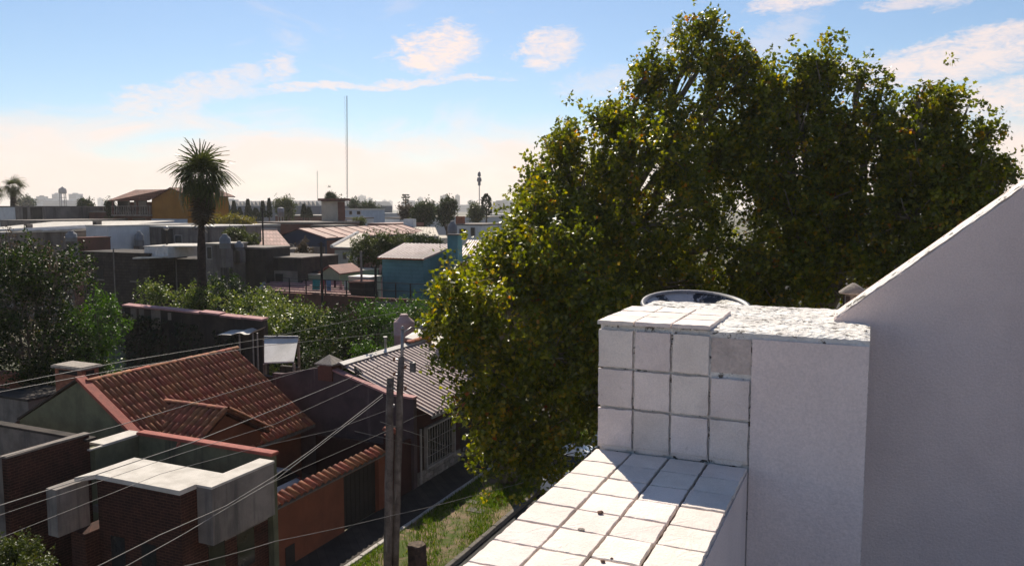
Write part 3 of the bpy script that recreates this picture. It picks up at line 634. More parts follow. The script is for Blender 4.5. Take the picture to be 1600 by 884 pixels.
rz, rx, ez, ex = 4.88, -20.35, 3.16, -15.9; yr0, yr1 = 27.42, 34.2
def corrugated(y0, y1, pitch, amp, x0, z0, x1, z1, th=.02):
    b = MB(); n_ = int((y1 - y0) / pitch); prof = []
    for i in range(n_): yy = y0 + i * pitch; prof += [(yy, 0), (yy + pitch * .42, 0), (yy + pitch * .52, amp), (yy + pitch * .90, amp)]
    vs = []; fs = []
    for yy, h in prof: vs += [(x0, yy, z0 + h), (x1, yy, z1 + h), (x0, yy, z0 + h - th), (x1, yy, z1 + h - th)]
    for i in range(len(prof) - 1): a = i * 4; fs += [(a, a + 1, a + 5, a + 4), (a + 2, a + 6, a + 7, a + 3), (a + 1, a + 3, a + 7, a + 5)]
    return b.add(vs, fs)
corrugated(yr0, yr1, .30, .075, rx, rz, ex, ez).build('metal_roof', 'metal_sheet', CH, recalc=False)
MB().slab([(rx, yr0, rz + .05), (rx, yr1, rz + .05), (-24.8, yr1, 3.2), (-24.8, yr0, 3.2)], .05).build('back_roof', 'metal_sheet', CH)
b = MB(); b.slab([(rx - .22, yr0 - .1, rz + .05), (rx + .02, yr0 - .1, rz + .13), (rx + .02, yr1, rz + .13), (rx - .22, yr1, rz + .05)], .03).slab([(rx + .02, yr0 - .1, rz + .13), (rx + .26, yr0 - .1, rz + .03), (rx + .26, yr1, rz + .03), (rx + .02, yr1, rz + .13)], .03); b.build('ridge_cap', 'white_sheet', CH)
for i in range(4): place_tile(bt3, CH, (rx + .1, 32.6 + i * .5, rz + .12), (0, 1, 0), (1, 0, 0), 0)
MB().box(-16.62 - .2, -16.62, yg + .24, 34, .66, 3.3).build('street_wall', 'facade_red', CH)
MB().box(ex - .03, ex + .03, yr0, yr1, ez - .14, ez - .03).build('gutter', 'steel', CH)
sw = MB().box(-16.80, -16.63, yg + .24, 34, 0, .655).build('stone_base', 'mortar', CH)
for rr_ in range(3):
    y = yg + .28 + rr_ * .12
    while y < 33.4:
        l_ = random.uniform(.30, .62); h0 = .03 + rr_ * .205; r1 = random.uniform(.0, .03)
        b = MB(); b.extr([(-16.63, y, h0 + r1), (-16.63, y + l_ * .5, h0 - r1 * .5), (-16.63, y + l_ - .03, h0 + r1 * .4), (-16.63, y + l_ - .03, h0 + .18 - r1), (-16.63, y + l_ * .4, h0 + .19), (-16.63, y + .015, h0 + .17)], (random.uniform(.02, .045), 0, 0)).build('stone', 'stone', sw); y += l_
wz0, wz1 = .72, 2.4; wy0, wy1 = 28.0, 30.4
wn_ = MB().box(-16.62, -16.60, wy0, wy1, wz0, wz1).build('window', 'window_dark', CH)
fr = MB()
for q in ((wy0 - .04, wy0 + .04, wz0, wz1), (wy1 - .04, wy1 + .04, wz0, wz1), (wy0 - .04, wy1 + .04, wz0 - .05, wz0 + .03), (wy0 - .04, wy1 + .04, wz1 - .03, wz1 + .05)): fr.box(-16.60, -16.44, q[0], q[1], q[2] + .001 * (q[1] - q[0] > 1), q[3])
fr.build('frame', 'window_white', wn_)
for i in range(10): y = wy0 + .22 + i * .215; MB().tube([(-16.47, y, wz0), (-16.47, y, wz1)], .016, 5).build('bar', 'window_white', wn_)
for z in (1.2, 1.85): MB().tube([(-16.455, wy0, z), (-16.455, wy1, z)], .012, 5).build('crossbar', 'window_white', wn_)
MB().tube([(-16.5, 27.55, .2), (-16.5, 27.55, 2.5)], .045, 6).build('downpipe', 'window_white', CH)
dr = MB().box(-16.62, -16.60, 27.65, 27.95 - .04, .7, 2.5).build('doorway', 'void_dark', CH)
MB().box(-16.62, -16.60, 31.2, 32.2, .1, 2.4).build('doorway', 'void_dark', CH)
cc = P(513, 575, y=yg + .15); ch = MB().box(cc.x - .36, cc.x + .36, yg - .1, yg + .6, cc.z - .5, cc.z + .18).build('chimney', 'rust_wall', CH)
b = MB(); q = [(cc.x - .45, yg - .2), (cc.x + .45, yg - .2), (cc.x + .45, yg + .7), (cc.x - .45, yg + .7)]; z_ = cc.z + .183
b.add([(x, y, z_) for x, y in q] + [(x, y, z_ + .05) for x, y in q] + [(cc.x, yg + .25, z_ + .40)], [(3, 2, 1, 0)] + [(i, (i + 1) % 4, 4 + (i + 1) % 4, 4 + i) for i in range(4)] + [(4 + i, 4 + (i + 1) % 4, 8) for i in range(4)]); b.build('pyramid_cap', 'cap_stone', ch)
p = P(602, 531, x=rx - .1); MB().tube([(p.x, p.y, rz - .2), p + Vector((0, 0, .1))], .06, 7).lathe(p + Vector((0, 0, .1)), [(.1, 0), (.1, .06)], 8).build('flue', 'steel', CH)
# water tank behind the metal roof
def tank(label, px, py_top, w_px, h_px, d, m='tank_grey', dome=.3, stand=1.2, group=None, name='water_tank', legs=False):
    k = d / F; c = P(px, py_top + h_px, d=d); r = w_px * k / 2; h = h_px * k
    t = thing(name, label, 'water tank', (c.x, c.y, c.z - stand), group)
    MB().lathe(c, [(r * .97, 0), (r, h * .03), (r, h * (1 - dome) * .5), (r * 1.03, h * (1 - dome) * .51), (r, h * (1 - dome) * .53), (r, h * (1 - dome)), (r * .93, h * (1 - dome * .85)), (r * .42, h * (1 - dome * .22)), (r * .40, h * .98)], 18).build('barrel', m, t, True)
    MB().lathe(c + Vector((0, 0, h * .98)), [(r * .42, 0), (r * .42, h * .02), (r * .3, h * .05)], 12).build('lid', m, t, True)
    if legs:
        for a in range(4): an = a * math.pi / 2 + .6; q = c + Vector((math.cos(an), math.sin(an), 0)) * r * .8; MB().tube([q, q - Vector((0, 0, stand))], .07, 5).build('leg', 'steel', t)
    else: MB().box(c.x - r * .9, c.x + r * .9, c.y - r * .9, c.y + r * .9, c.z - stand, c.z - .01).build('stand', 'grey_wall', t)
    return t
tank('large pink cylindrical water tank with conical lid behind the metal roof', 632, 491, 33, 52, 43, 'tank_pink', .22, 4.5)
for q, (px, py, w_, lab) in enumerate(((655, 519, 22, 'small lit white sheet roof beside the pink water tank'), (690, 529, 34, 'pale lit slab roof behind the plane tree edge'))):
    c = P(px, py, d=40 + q); t = thing('shed_roof', lab, 'shed', (c.x, c.y, 0)); k = 40 / F * w_ / 2
    MB().slab([(c.x - k, c.y - .8, c.z - .15), (c.x + k, c.y - .8, c.z - .25), (c.x + k, c.y + .8, c.z + .15), (c.x - k, c.y + .8, c.z + .15)], .06).build('roof', 'white_sheet', t); MB().box(c.x - k * .9, c.x + k * .9, c.y - .7, c.y + .7, 0, c.z - .33).build('wall', 'pink_coping', t)
# ================================================================== poles, wires, stump, bird, cars
pb = P(606, 905, z=.05); pt = P(610, 590, x=pb.x - .02)
p1 = thing('utility_pole', 'shorter dark wooden utility pole left of its taller neighbour', 'utility pole', pb)
MB().tube(bend(pb, pt, 6, 0, .015), [.14, .135, .135, .13, .125, .12, .115], 10).build('shaft', 'pole_wood', p1, True)
for z in (.35, .9): MB().lathe((pt.x, pt.y, pt.z - z), [(.122, 0), (.132, .01), (.132, .06), (.122, .07)], 10).build('strap', 'wire', p1)
qb = P(609, 905, z=.05) + Vector((.05, .20, 0)); qt = P(627, 557, x=qb.x + .1)
p2_ = thing('utility_pole', 'taller leaning wooden utility pole carrying the street lamp', 'utility pole', qb)
MB().tube(bend(qb, qt, 6, 0, .015), [.125, .12, .115, .11, .11, .105, .10], 10).build('shaft', 'pole_wood', p2_, True)
qm = P(629, 515, x=qt.x); MB().tube([qt - Vector((0, 0, .5)), qm], .05, 7).lathe(qm, [(.06, 0), (.07, .05), (.02, .12)], 8).build('steel_mast', 'steel', p2_, True)
arm_end = P(656, 513, x=qt.x + .15)
MB().tube([qm - Vector((0, 0, .12)), qm.lerp(arm_end, .5) + Vector((0, 0, .05)), arm_end], .025, 6).build('lamp_arm', 'steel', p2_, True)
le = P(668, 507, x=qt.x + .2); dv = (le - arm_end); b = MB()
b.tube([arm_end, arm_end + dv * .25, arm_end + dv * .7, le], [.03, .08, .11, .05], 8); lh = b.build('lamp_head', 'steel', p2_, True)
MB().lathe(arm_end + dv * .6 - Vector((0, 0, .16)), [(.03, 0), (.08, .05), (.085, .09)], 8).build('lamp_lens', 'lamp_glass', lh, True)
for dz, sx_ in ((.08, -1), (.30, 1), (.55, -1), (.95, 1)):
    c = qt + Vector((sx_ * .2, -.1, -dz)); MB().tube([qt - Vector((0, 0, dz)), c], .018, 5).build('bracket', 'steel', p2_); MB().lathe(c, [(.02, -.05), (.05, -.03), (.03, 0), (.05, .03), (.02, .07)], 8).build('insulator', 'ceramic', p2_, True)
c = P(645, 566, x=qt.x + .3); MB().tube([qt + Vector((0, 0, -.05)), c], .02, 5).build('bracket', 'steel', p2_); MB().box(c.x - .07, c.x + .07, c.y - .07, c.y + .07, c.z - .3, c.z).build('junction_box', 'wire', p2_)

def wire(label, pts, x, r=.012, m='wire', sag=0.0, x1=None):
    """a cable hung from pole to house: points of its run lie in a plane along the street"""
    q = [P(a, b_, x=(x if x1 is None else x + (x1 - x) * i / (len(pts) - 1))) for i, (a, b_) in enumerate(pts)]
    out = []
    for a, b_ in zip(q[:-1], q[1:]): out += bend(a, b_, 8, sag)[:-1]
    out.append(q[-1])
    d0 = (q[0] - q[1]); out.insert(0, q[0] + d0 * .6)
    b = MB().tube(out, r * .6, 5); tag(b.build('overhead_wire', m, None, True, recalc=False), label, 'wire', 'overhead wires')
wire('upper of two thin wires crossing the brick chimney', [(0, 602), (195, 564), (412, 529), (520, 506), (625, 487)], -14.0, .010, 'wire_pale')
wire('lower of two thin wires crossing the brick chimney', [(0, 612), (190, 576), (412, 540), (622, 519)], -13.8, .010, 'wire_pale')
wire('pale wire crossing the clay tile roof to the pyramid-capped chimney', [(0, 714), (180, 666), (360, 612), (499, 571)], -13.6, .014, 'wire_pale', 0, -17.5)
wire('thick dark wire on which the pigeon perches', [(0, 789), (150, 741), (300, 691), (430, 639), (557, 586), (622, 560)], -13.3, .016)
wire('thin wire just below the one the pigeon perches on', [(0, 804), (290, 706), (430, 662), (540, 612), (622, 570)], -13.35, .009)
wire('slack dark wire across the orange porch gable to the poles', [(0, 840), (250, 740), (400, 699), (519, 672), (606, 640)], -13.4, .009)
wire('thick pale twisted cable crossing the concrete band, upper strand', [(141, 890), (250, 835), (353, 790), (430, 743), (490, 700), (598, 616)], -12.9, .017, 'wire_pale')
wire('thick pale twisted cable crossing the concrete band, lower strand', [(186, 890), (290, 832), (360, 790), (432, 748), (492, 702), (598, 620)], -12.85, .015, 'wire_pale')
wire('long pale wire passing low in front of both poles', [(280, 886), (430, 845), (620, 803), (735, 775), (870, 738)], -11.2, .014, 'wire_pale', .02)
wire('thin wire above the tiled coping of the orange wall', [(428, 752), (470, 732), (538, 702), (604, 673)], -14.2, .010, 'wire_pale')
wire('service wire from the poles to the barred window', [(622, 668), (660, 681), (700, 699), (740, 712)], -13.4, .012, 'wire_pale', 0, -16.3)
wire('thin service wire rising from the poles towards the metal roof eave', [(622, 664), (650, 650), (690, 640), (720, 652)], -13.4, .008, 'wire', 0, -15.9)
wire('thin wire through the plane tree foliage beyond the poles', [(626, 600), (720, 600), (860, 570), (930, 555)], -13.2, .008)
wire('low thin wire from the poles through the hanging branches', [(626, 690), (720, 712), (800, 708), (930, 700)], -13.2, .008)
# pigeon
bp = P(558, 585, x=-13.3); bird = thing('pigeon', 'dark pigeon perched on the wire above the mauve wall', 'bird', bp)
b = bmesh.new(); bmesh.ops.create_icosphere(b, subdivisions=3, radius=1)
fw = Vector((-.75, .3, 0)).normalized(); sd = Vector((-fw.y, fw.x, 0))
for v in b.verts:
    u, s_, z = v.co.x, v.co.y, v.co.z; tp = 1 - .35 * max(-u, 0)      # one body: breast, neck, head, narrowing to the tail
    q = fw * (u * .15) + sd * (s_ * .075 * tp) + Vector((0, 0, .10 + z * .078 * tp + u * .05))
    if u > .35: q += Vector((0, 0, (u - .35) * .14)) - fw * ((u - .35) * .06); q = q + (fw * .085 + Vector((0, 0, .205)) - q) * min(1, (u - .35) * .45)
    if u < -.5: q -= fw * ((-u - .5) * .22); q.z -= (-u - .5) * .05
    v.co = q
me = bpy.data.meshes.new('body'); b.to_mesh(me); b.free(); me.materials.append(MATS['feather']); me.polygons.foreach_set('use_smooth', [True] * len(me.polygons)); body = link('body', me, bird)
MB().tube([bp + fw * .115 + Vector((0, 0, .215)), bp + fw * .155 + Vector((0, 0, .205))], [.012, .003], 5).build('beak', 'wire', bird)
for s_ in (-1, 1):
    MB().tube([bp + sd * .025 * s_ + Vector((0, 0, .05)), bp + sd * .025 * s_], .007, 4).build('leg', 'ceramic', bird)
    MB().extr([bp + sd * .07 * s_ + fw * .06 + Vector((0, 0, .14)), bp + sd * .074 * s_ - fw * .06 + Vector((0, 0, .13)), bp + sd * .05 * s_ - fw * .24 + Vector((0, 0, .045)), bp + sd * .07 * s_ - fw * .08 + Vector((0, 0, .075))], sd * .008 * s_).build('wing', 'feather', bird)
# stump
sb = P(652, 897, z=.07); st = thing('tree_stump', 'dark cut tree stump standing on the grass verge', 'stump', sb)
b = MB(); prof = [(.42, 0), (.34, .12), (.29, .35), (.275, .7), (.28, .98), (.27, 1.02)]; n = 22
vs = []
for r_, z in prof: vs += [(sb.x + r_ * (1 + .09 * math.sin(3 * a * 2 * math.pi / n + z * 2) + random.uniform(-.05, .05)) * math.cos(a * 2 * math.pi / n), sb.y + r_ * (1 + .08 * math.sin(5 * a * 2 * math.pi / n) + random.uniform(-.05, .05)) * math.sin(a * 2 * math.pi / n), sb.z + z * .98 + (random.uniform(-.03, .03) if z > .9 else 0)) for a in range(n)]
fs = [(i * n + k, i * n + (k + 1) % n, (i + 1) * n + (k + 1) % n, (i + 1) * n + k) for i in range(len(prof) - 1) for k in range(n)]
b.add(vs, fs); b.build('bark', 'stump_bark', st); MB().add(vs[-n:], [tuple(range(n))]).build('cut_face', 'bark', st)
# parked cars
def car(label, x, y, m, L=4.0, Wd=1.65, Hh=1.42, dirn=1, z0=-.02):
    t = thing('parked_car', label, 'car', (x, y, z0), 'parked cars')
    sec = [(-.5, .30, .58, .40), (-.485, .24, .74, .60), (-.40, .22, .86, .86), (-.30, .22, .90, .90), (-.12, .22, .93, .93), (.12, .22, .95, .95), (.30, .22, .95, .95), (.42, .23, .92, .90), (.485, .25, .80, .70), (.5, .32, .62, .5)]
    b = MB(); n_ = 12; vs = []
    for f, zl, zh, w_ in sec:
        hw = Wd / 2 * (.86 + .14 * min(1, (.5 - abs(f)) * 9))
        for k in range(n_):
            a = 2 * math.pi * k / n_ + math.pi / n_; cx_, cz_ = math.cos(a), math.sin(a)
            vs.append((x + hw * math.copysign(abs(cx_) ** .35, cx_), y + dirn * f * L, z0 + (zl + zh) / 2 + (zh - zl) / 2 * math.copysign(abs(cz_) ** .5, cz_)))
    fs = [(i * n_ + k, i * n_ + (k + 1) % n_, (i + 1) * n_ + (k + 1) % n_, (i + 1) * n_ + k) for i in range(len(sec) - 1) for k in range(n_)] + [tuple(range(n_)), tuple(range((len(sec) - 1) * n_, len(sec) * n_))]
    bd = b.add(vs, fs).build('body', m, t, True)
    cab = [(-.22, .90, .72), (-.08, 1.36, .60), (.0, Hh, .58), (.22, Hh - .01, .58), (.34, 1.32, .60), (.46, .92, .70)]
    b = MB(); pts = [(f, z, w_) for f, z, w_ in cab]
    vs = [(x - w_ * Wd / 1.65, y + dirn * f * L, z0 + z) for f, z, w_ in pts] + [(x + w_ * Wd / 1.65, y + dirn * f * L, z0 + z) for f, z, w_ in pts]; m_ = len(pts)
    b.add(vs, [tuple(range(m_)), tuple(range(2 * m_ - 1, m_ - 1, -1))] + [(i, i + m_, i + 1 + m_, i + 1) for i in range(m_ - 1)]); cb = b.build('cabin', 'window_dark', t)
    b = MB(); b.slab([(x - .60, y + dirn * -.09 * L, z0 + 1.375), (x + .60, y + dirn * -.09 * L, z0 + 1.375), (x + .61, y + dirn * .0 * L, z0 + Hh + .02), (x - .61, y + dirn * .0 * L, z0 + Hh + .02)], .03).slab([(x - .61, y, z0 + Hh + .02), (x + .61, y, z0 + Hh + .02), (x + .61, y + dirn * .23 * L, z0 + Hh + .01), (x - .61, y + dirn * .23 * L, z0 + Hh + .01)], .03).slab([(x - .61, y + dirn * .23 * L, z0 + Hh + .01), (x + .61, y + dirn * .23 * L, z0 + Hh + .01), (x + .62, y + dirn * .345 * L, z0 + 1.335), (x - .62, y + dirn * .345 * L, z0 + 1.335)], .03); b.build('roof', m, t)
    for s_ in (-1, 1):
        for f in (-.31, .31):
            w_ = MB(); cxy = (x + s_ * (Wd / 2 - .1), y + f * L, z0 + .31); w_.tube([(cxy[0] - .1, cxy[1], cxy[2]), (cxy[0] + .1, cxy[1], cxy[2])], .31, 16); wh = w_.build('wheel', 'rubber', t)
            MB().tube([(cxy[0] + s_ * .09, cxy[1], cxy[2]), (cxy[0] + s_ * .112, cxy[1], cxy[2])], .19, 12).build('rim', 'steel', wh)
        MB().lathe((x + s_ * .58, y - dirn * .47 * L, z0 + .62), [(.10, 0), (.12, .06), (.09, .13)], 8).build('headlight', 'lamp_glass', t); MB().lathe((x + s_ * .60, y + dirn * .475 * L, z0 + .64), [(.07, 0), (.09, .08), (.07, .16)], 8).build('tail_light', 'lamp_red', t)
        for f in (-.22, .10): MB().tube([(x + s_ * .66, y + dirn * f * L, z0 + .9), (x + s_ * .60, y + dirn * (f + .03) * L, z0 + 1.37)], .03, 5).build('pillar', m, t)
    MB().box(x - .25, x + .25, y - dirn * .503 * L - .01, y - dirn * .503 * L + .01, z0 + .45, z0 + .57).build('number_plate', 'window_white', t)
car('white car parked at the kerb just beyond the tiled ledge', -10.95, 30.6, 'car_white')
car('silver car glinting under the plane tree beyond the white car', -10.9, 36.6, 'car_silver')
p = P(478, 736, z=1.3); car('white car standing in the dark courtyard behind the orange wall', p.x - 1.3, p.y - 1.5, 'car_white', z0=0)

# ================================================================== PLANE TREES (right half of the picture)
TONE[0] = .36
T1 = [(752, 500, 62, 72, 25.5), (712, 447, 42, 28, 26.5), (712, 545, 34, 42, 25), (795, 610, 66, 74, 25.5), (860, 555, 85, 100, 26.5), (865, 440, 95, 90, 28), (800, 415, 65, 55, 28.5),
      (775, 680, 36, 46, 25), (850, 670, 66, 46, 26), (930, 610, 70, 84, 27.5), (835, 372, 48, 40, 29.5), (930, 520, 80, 110, 28), (740, 620, 26, 52, 25), (835, 708, 40, 26, 25.5), (696, 490, 28, 28, 25.5), (752, 715, 22, 26, 25.5), (800, 722, 34, 26, 25.5), (860, 720, 30, 22, 26), (772, 388, 36, 26, 29.5), (850, 335, 46, 44, 30), (880, 370, 60, 50, 30)]
tree('plane_tree', 'plane tree with low hanging yellowing branches over the pavement', (-13.5, 29.6, .05), [pblob(*a) for a in T1], 2600, 18, .155, .45, 'leaf_plane', 'plane_bark', .32, 3.2, 'plane trees along the street', LOBED, twigs=.12, droop=.25, rmin=.35)
TONE[0] = .34
T2 = [(880, 235, 42, 55, 33), (912, 300, 70, 80, 33), (1000, 220, 75, 75, 34), (1005, 130, 30, 42, 34.5), (1090, 112, 66, 62, 35), (1104, 45, 25, 28, 35), (1110, 210, 100, 110, 35), (990, 350, 130, 120, 33), (850, 310, 40, 45, 33), (952, 190, 40, 40, 34), (1110, 380, 130, 130, 34), (1165, 120, 22, 50, 35), (1185, 200, 40, 60, 35), (1030, 112, 26, 28, 35), (1150, 95, 18, 26, 35), (818, 345, 34, 40, 31), (860, 370, 50, 50, 31), (862, 325, 48, 50, 32), (838, 285, 26, 36, 32.5), (1050, 440, 90, 48, 34), (975, 440, 80, 50, 33)]
tree('plane_tree', 'tallest plane tree with its peak against the blue sky', (-13.3, 36.5, .05), [pblob(*a) for a in T2], 3700, 18, .17, .40, 'leaf_plane', 'plane_bark', .42, 6.5, 'plane trees along the street', LOBED, twigs=.10, rmin=.5, droop=-.3)
T3 = [(1290, 122, 50, 58, 33), (1230, 200, 75, 95, 33.5), (1315, 220, 85, 95, 32.5), (1375, 185, 32, 60, 32.5), (1255, 330, 110, 110, 33), (1340, 350, 100, 90, 32), (1280, 430, 130, 60, 32), (1205, 150, 28, 45, 33.5), (1180, 430, 90, 70, 33), (1200, 260, 50, 80, 33), (1395, 270, 50, 60, 32), (1245, 135, 24, 28, 33), (1342, 122, 22, 28, 33)]
b3 = P(1270, 700, d=33.5); tree('plane_tree', 'plane tree with rounded twin crown directly behind the tiled pier', (b3.x, b3.y, 0), [pblob(*a) for a in T3], 2700, 18, .165, .40, 'leaf_plane', 'plane_bark', .36, 6, 'plane trees along the street', LOBED, twigs=.10, rmin=.35)
T4 = [(1478, 170, 40, 48, 30), (1450, 240, 72, 70, 30), (1520, 260, 48, 70, 29.5), (1545, 205, 18, 25, 29.5), (1430, 340, 90, 90, 30), (1500, 330, 70, 70, 29.5), (1560, 285, 24, 34, 29), (1440, 430, 110, 50, 30), (1405, 215, 24, 34, 30.5), (1435, 160, 16, 22, 30), (1400, 290, 40, 50, 31)]
b4 = P(1470, 700, d=30); tree('plane_tree', 'rightmost plane tree rising behind the sloping wall', (b4.x, b4.y, 0), [pblob(*a) for a in T4], 1800, 18, .155, .38, 'leaf_plane', 'plane_bark', .32, 6, 'plane trees along the street', LOBED, twigs=.10, rmin=.35)

TONE[0] = .38
tree('plane_tree', 'plane tree in the yard behind the metal-roofed house', (-17.6, 37.2, 0), [((-17.8, 37, 6.2), (2.6, 2.4, 2.6)), ((-16.5, 37.5, 8.4), (2.2, 2.2, 2.2)), ((-18.6, 36.2, 4.6), (2, 1.8, 1.8)), ((-15.9, 36.2, 5.2), (1.9, 2, 2.0)), ((-17.2, 40.5, 7.5), (2.4, 2.6, 2.6)), ((-15.6, 41.5, 9), (2.4, 2.6, 2.4))], 1000, 14, .24, .46, 'leaf_plane', 'plane_bark', .3, 2.6, 'plane trees along the street', LOBED, rmin=.35)
# ================================================================== bottom-left street tree, garden shrubs and trees
c = pblob(24, 892, 62, 48, 17.5); tree('clipped_tree', 'small round yellow-green tree top at the bottom left corner', (c[0][0], c[0][1], 0), [c], 900, 12, .075, .12, 'leaf_olive', 'bark', .12, 2.2, rmin=.75)
def shrub(label, px, py, rx, ry, d, m, n=260, k=12, ls=.15, sp=.3, more=(), group='garden shrubs', name='garden_shrub', zb=0, **kw):
    bl = [pblob(px, py, rx, ry, d)] + [pblob(*q, d) for q in more]; c = bl[0][0]; r_ = bl[0][1]
    bl = [(b_[0], tuple(x * 1.14 for x in b_[1])) for b_ in bl]; r_ = bl[0][1]
    bl.append(((c[0], c[1] - .3, c[2] * .5), (r_[0] * 1.05, r_[1] * 1.1, c[2] * .55))); n = int(n * 1.8)
    return tree(name, label, (c[0], c[1], zb), bl, n, k, ls, sp, m, 'bark', .14, group=group, cat='shrub' if 'shrub' in name else 'tree', **kw)
GT = 'trees of the back garden'
shrub('large dark tree with brownish twiggy top at left edge', 40, 470, 95, 75, 36, 'leaf_deep', 900, 12, .15, .34, [(10, 420, 60, 50), (90, 430, 60, 50), (60, 550, 90, 70)], GT, 'garden_tree', twigs=.25)
shrub('sparse brown twiggy tree top above the dark garden tree', 55, 405, 70, 32, 38, 'leaf_brown', 260, 9, .13, .34, [(10, 395, 40, 26), (110, 430, 30, 30)], GT, 'garden_tree', twigs=.9)
shrub('bright green feathery tree left of the tall dark wall', 158, 500, 34, 48, 37, 'leaf_fresh', 420, 12, .12, .26, [(150, 560, 30, 30), (120, 520, 30, 40)], GT, 'garden_tree')
shrub('dark shrub with pale leaf tips below the bright feathery tree', 130, 575, 48, 24, 35, 'leaf_deep', 260, 12, .12, .26, [(60, 590, 40, 30)])
shrub('pale-leaved shrub at the foot of the palm trunk, left side', 235, 458, 32, 18, 52, 'leaf_pale', 240, 12, .17, .33)
shrub('pale-leaved shrub above the middle of the tall dark wall', 300, 465, 42, 20, 50, 'leaf_pale', 300, 12, .17, .33)
shrub('dark green shrub right of the palm trunk against the rubble wall', 345, 455, 40, 20, 54, 'leaf_deep', 260, 12, .16, .3)
shrub('pale-leaved shrub above the right end of the tall dark wall', 385, 484, 45, 22, 47, 'leaf_pale', 320, 12, .17, .33)
shrub('broad sunlit shrub just right of the tall dark wall end', 445, 500, 50, 32, 45, 'leaf_pale', 480, 12, .17, .34, [(470, 520, 45, 30)])
shrub('dark rounded shrub behind the white sheet shed', 500, 530, 50, 34, 42, 'leaf_deep', 380, 12, .16, .3, [(480, 552, 26, 22)])
shrub('mid green shrub below the brown brick wall, middle of the garden', 545, 505, 45, 28, 46, 'leaf_deep', 340, 12, .16, .3, [(560, 530, 40, 24)])
shrub('fresh green shrub under the teal house, left of the pink tank', 590, 495, 40, 22, 48, 'leaf_fresh', 300, 12, .15, .3)
shrub('bright green low shrub below the grey wall foot of the teal house', 645, 484, 46, 18, 50, 'leaf_fresh', 280, 12, .15, .3)
shrub('fresh green bush left of the flue on the metal roof', 570, 548, 26, 12, 36, 'leaf_fresh', 160, 12, .12, .24)
shrub('dark shrub between the white sheet shed and the pyramid chimney', 484, 556, 18, 14, 38, 'leaf_deep', 120, 12, .12, .24)
shrub('light green shrub behind the pink water tank', 670, 515, 36, 26, 44, 'leaf_olive', 220, 12, .15, .3)
shrub('tall sunlit shrub between the palm and the tiled shed', 425, 474, 38, 18, 52, 'leaf_pale', 320, 12, .17, .33)
shrub('sunlit shrub directly below the tiled shed', 490, 500, 42, 24, 49, 'leaf_pale', 360, 12, .17, .33)
shrub('pale-leaved shrub behind the white sheet shed roof', 400, 510, 40, 22, 43, 'leaf_pale', 300, 12, .16, .32)
# ================================================================== PALMS
def frond(droop, seed, n=15, L=1.3, pet=.8):
    """fan-palm frond pointing along +y: petiole and a fan of narrow folded segments with hanging tips"""
    r = random.Random(seed); vs = []; fs = []; rn = []
    def strip(pts, w):
        o = len(vs)
        for i, p in enumerate(pts): ww = w * (1 - i / (len(pts) - 1)) + .006; vs.extend([(p[0] - ww, p[1], p[2]), (p[0] + ww, p[1], p[2])])
        for i in range(len(pts) - 1): a = o + 2 * i; fs.append((a, a + 1, a + 3, a + 2))
    strip([(0, 0, 0), (0, pet * .5, .04), (0, pet, 0)], .03)
    for k in range(n):
        a = R(-115 + 230 * k / (n - 1)); l = L * (1 - .25 * abs(math.sin(a)) ** 2) * r.uniform(.85, 1.1); s, c = math.sin(a), math.cos(a); o = len(vs)
        for i in range(5):
            t = i / 4; dz = -droop * max(0, t - .35) ** 1.6 * l * 1.6; rad = l * (t - .25 * droop * max(0, t - .5)); w = .055 * (1 - .75 * t) + .004
            p = (s * rad, pet + c * rad, dz + .03 * math.cos(k * math.pi)); vs.extend([(p[0] - c * w, p[1] + s * w, p[2]), (p[0] + c * w, p[1] - s * w, p[2])])
        for i in range(4): q = o + 2 * i; fs.append((q, q + 1, q + 3, q + 2))
    me = bpy.data.meshes.new('frond'); me.from_pydata(vs, [], fs)
    at = me.attributes.new('rnd', 'FLOAT', 'POINT'); at.data.foreach_set('value', np.array([r.uniform(.2, .8)] * len(vs), dtype=np.float32)); return me
GREEN = [frond(.35 + .3 * i, i) for i in range(3)]; DEAD = [frond(1.6, 10 + i, 12, .8) for i in range(2)]
for m_ in GREEN: m_.materials.append(MATS['palm_leaf'])
for m_ in DEAD: m_.materials.append(MATS['palm_dead'])
def palm(label, px, pytop, pybot, d, crown_px, nf=46, nd=22, r0=.36, zb=0):
    k = d / F; base = P(px - 4, 450, d=d); base.z = zb; R_ = crown_px * k * .66; top = P(px, pytop, d=d) - Vector((0, 0, R_ * .88))
    t = thing('palm_tree', label, 'palm tree', base, 'fan palms'); s_ = R_ / 1.95
    pts = bend(base, top, 9, 0, .06); MB().tube(pts, [r0 * (1.9 - 1.25 * min(1, i / 7.5)) * (1 + .07 * (-1) ** i) for i in range(10)], 12).build('trunk', 'stump_bark', t, True)
    for i in range(nf):
        el_ = R(86 - 135 * (i / nf) ** .85); azm = i * 2.399 + random.uniform(-.2, .2)
        o = link('frond', GREEN[i % 3], t, top - base); o.rotation_euler = (el_ + random.uniform(-.22, .22), random.uniform(-.3, .3), azm); o.scale = (s_ * random.uniform(.72, 1.08),) * 3
    for i in range(nd):
        o = link('dead_frond', DEAD[i % 2], t, top - base - Vector((0, 0, random.uniform(.0, 1.5) * s_))); o.rotation_euler = (R(-62 - random.uniform(0, 24)), 0, i * 2.399); o.scale = (s_ * .85,) * 3
    return t
palm('tall fan palm with shaggy skirt standing before the yellow house', 313, 226, 450, 50, 86, 58, 46, .27)
palm('distant fan palm on the skyline at the left', 20, 272, 330, 130, 34, 26, 10, .5)
palm('half-hidden distant fan palm cut by the left picture edge', -6, 285, 330, 132, 26, 22, 8, .5)
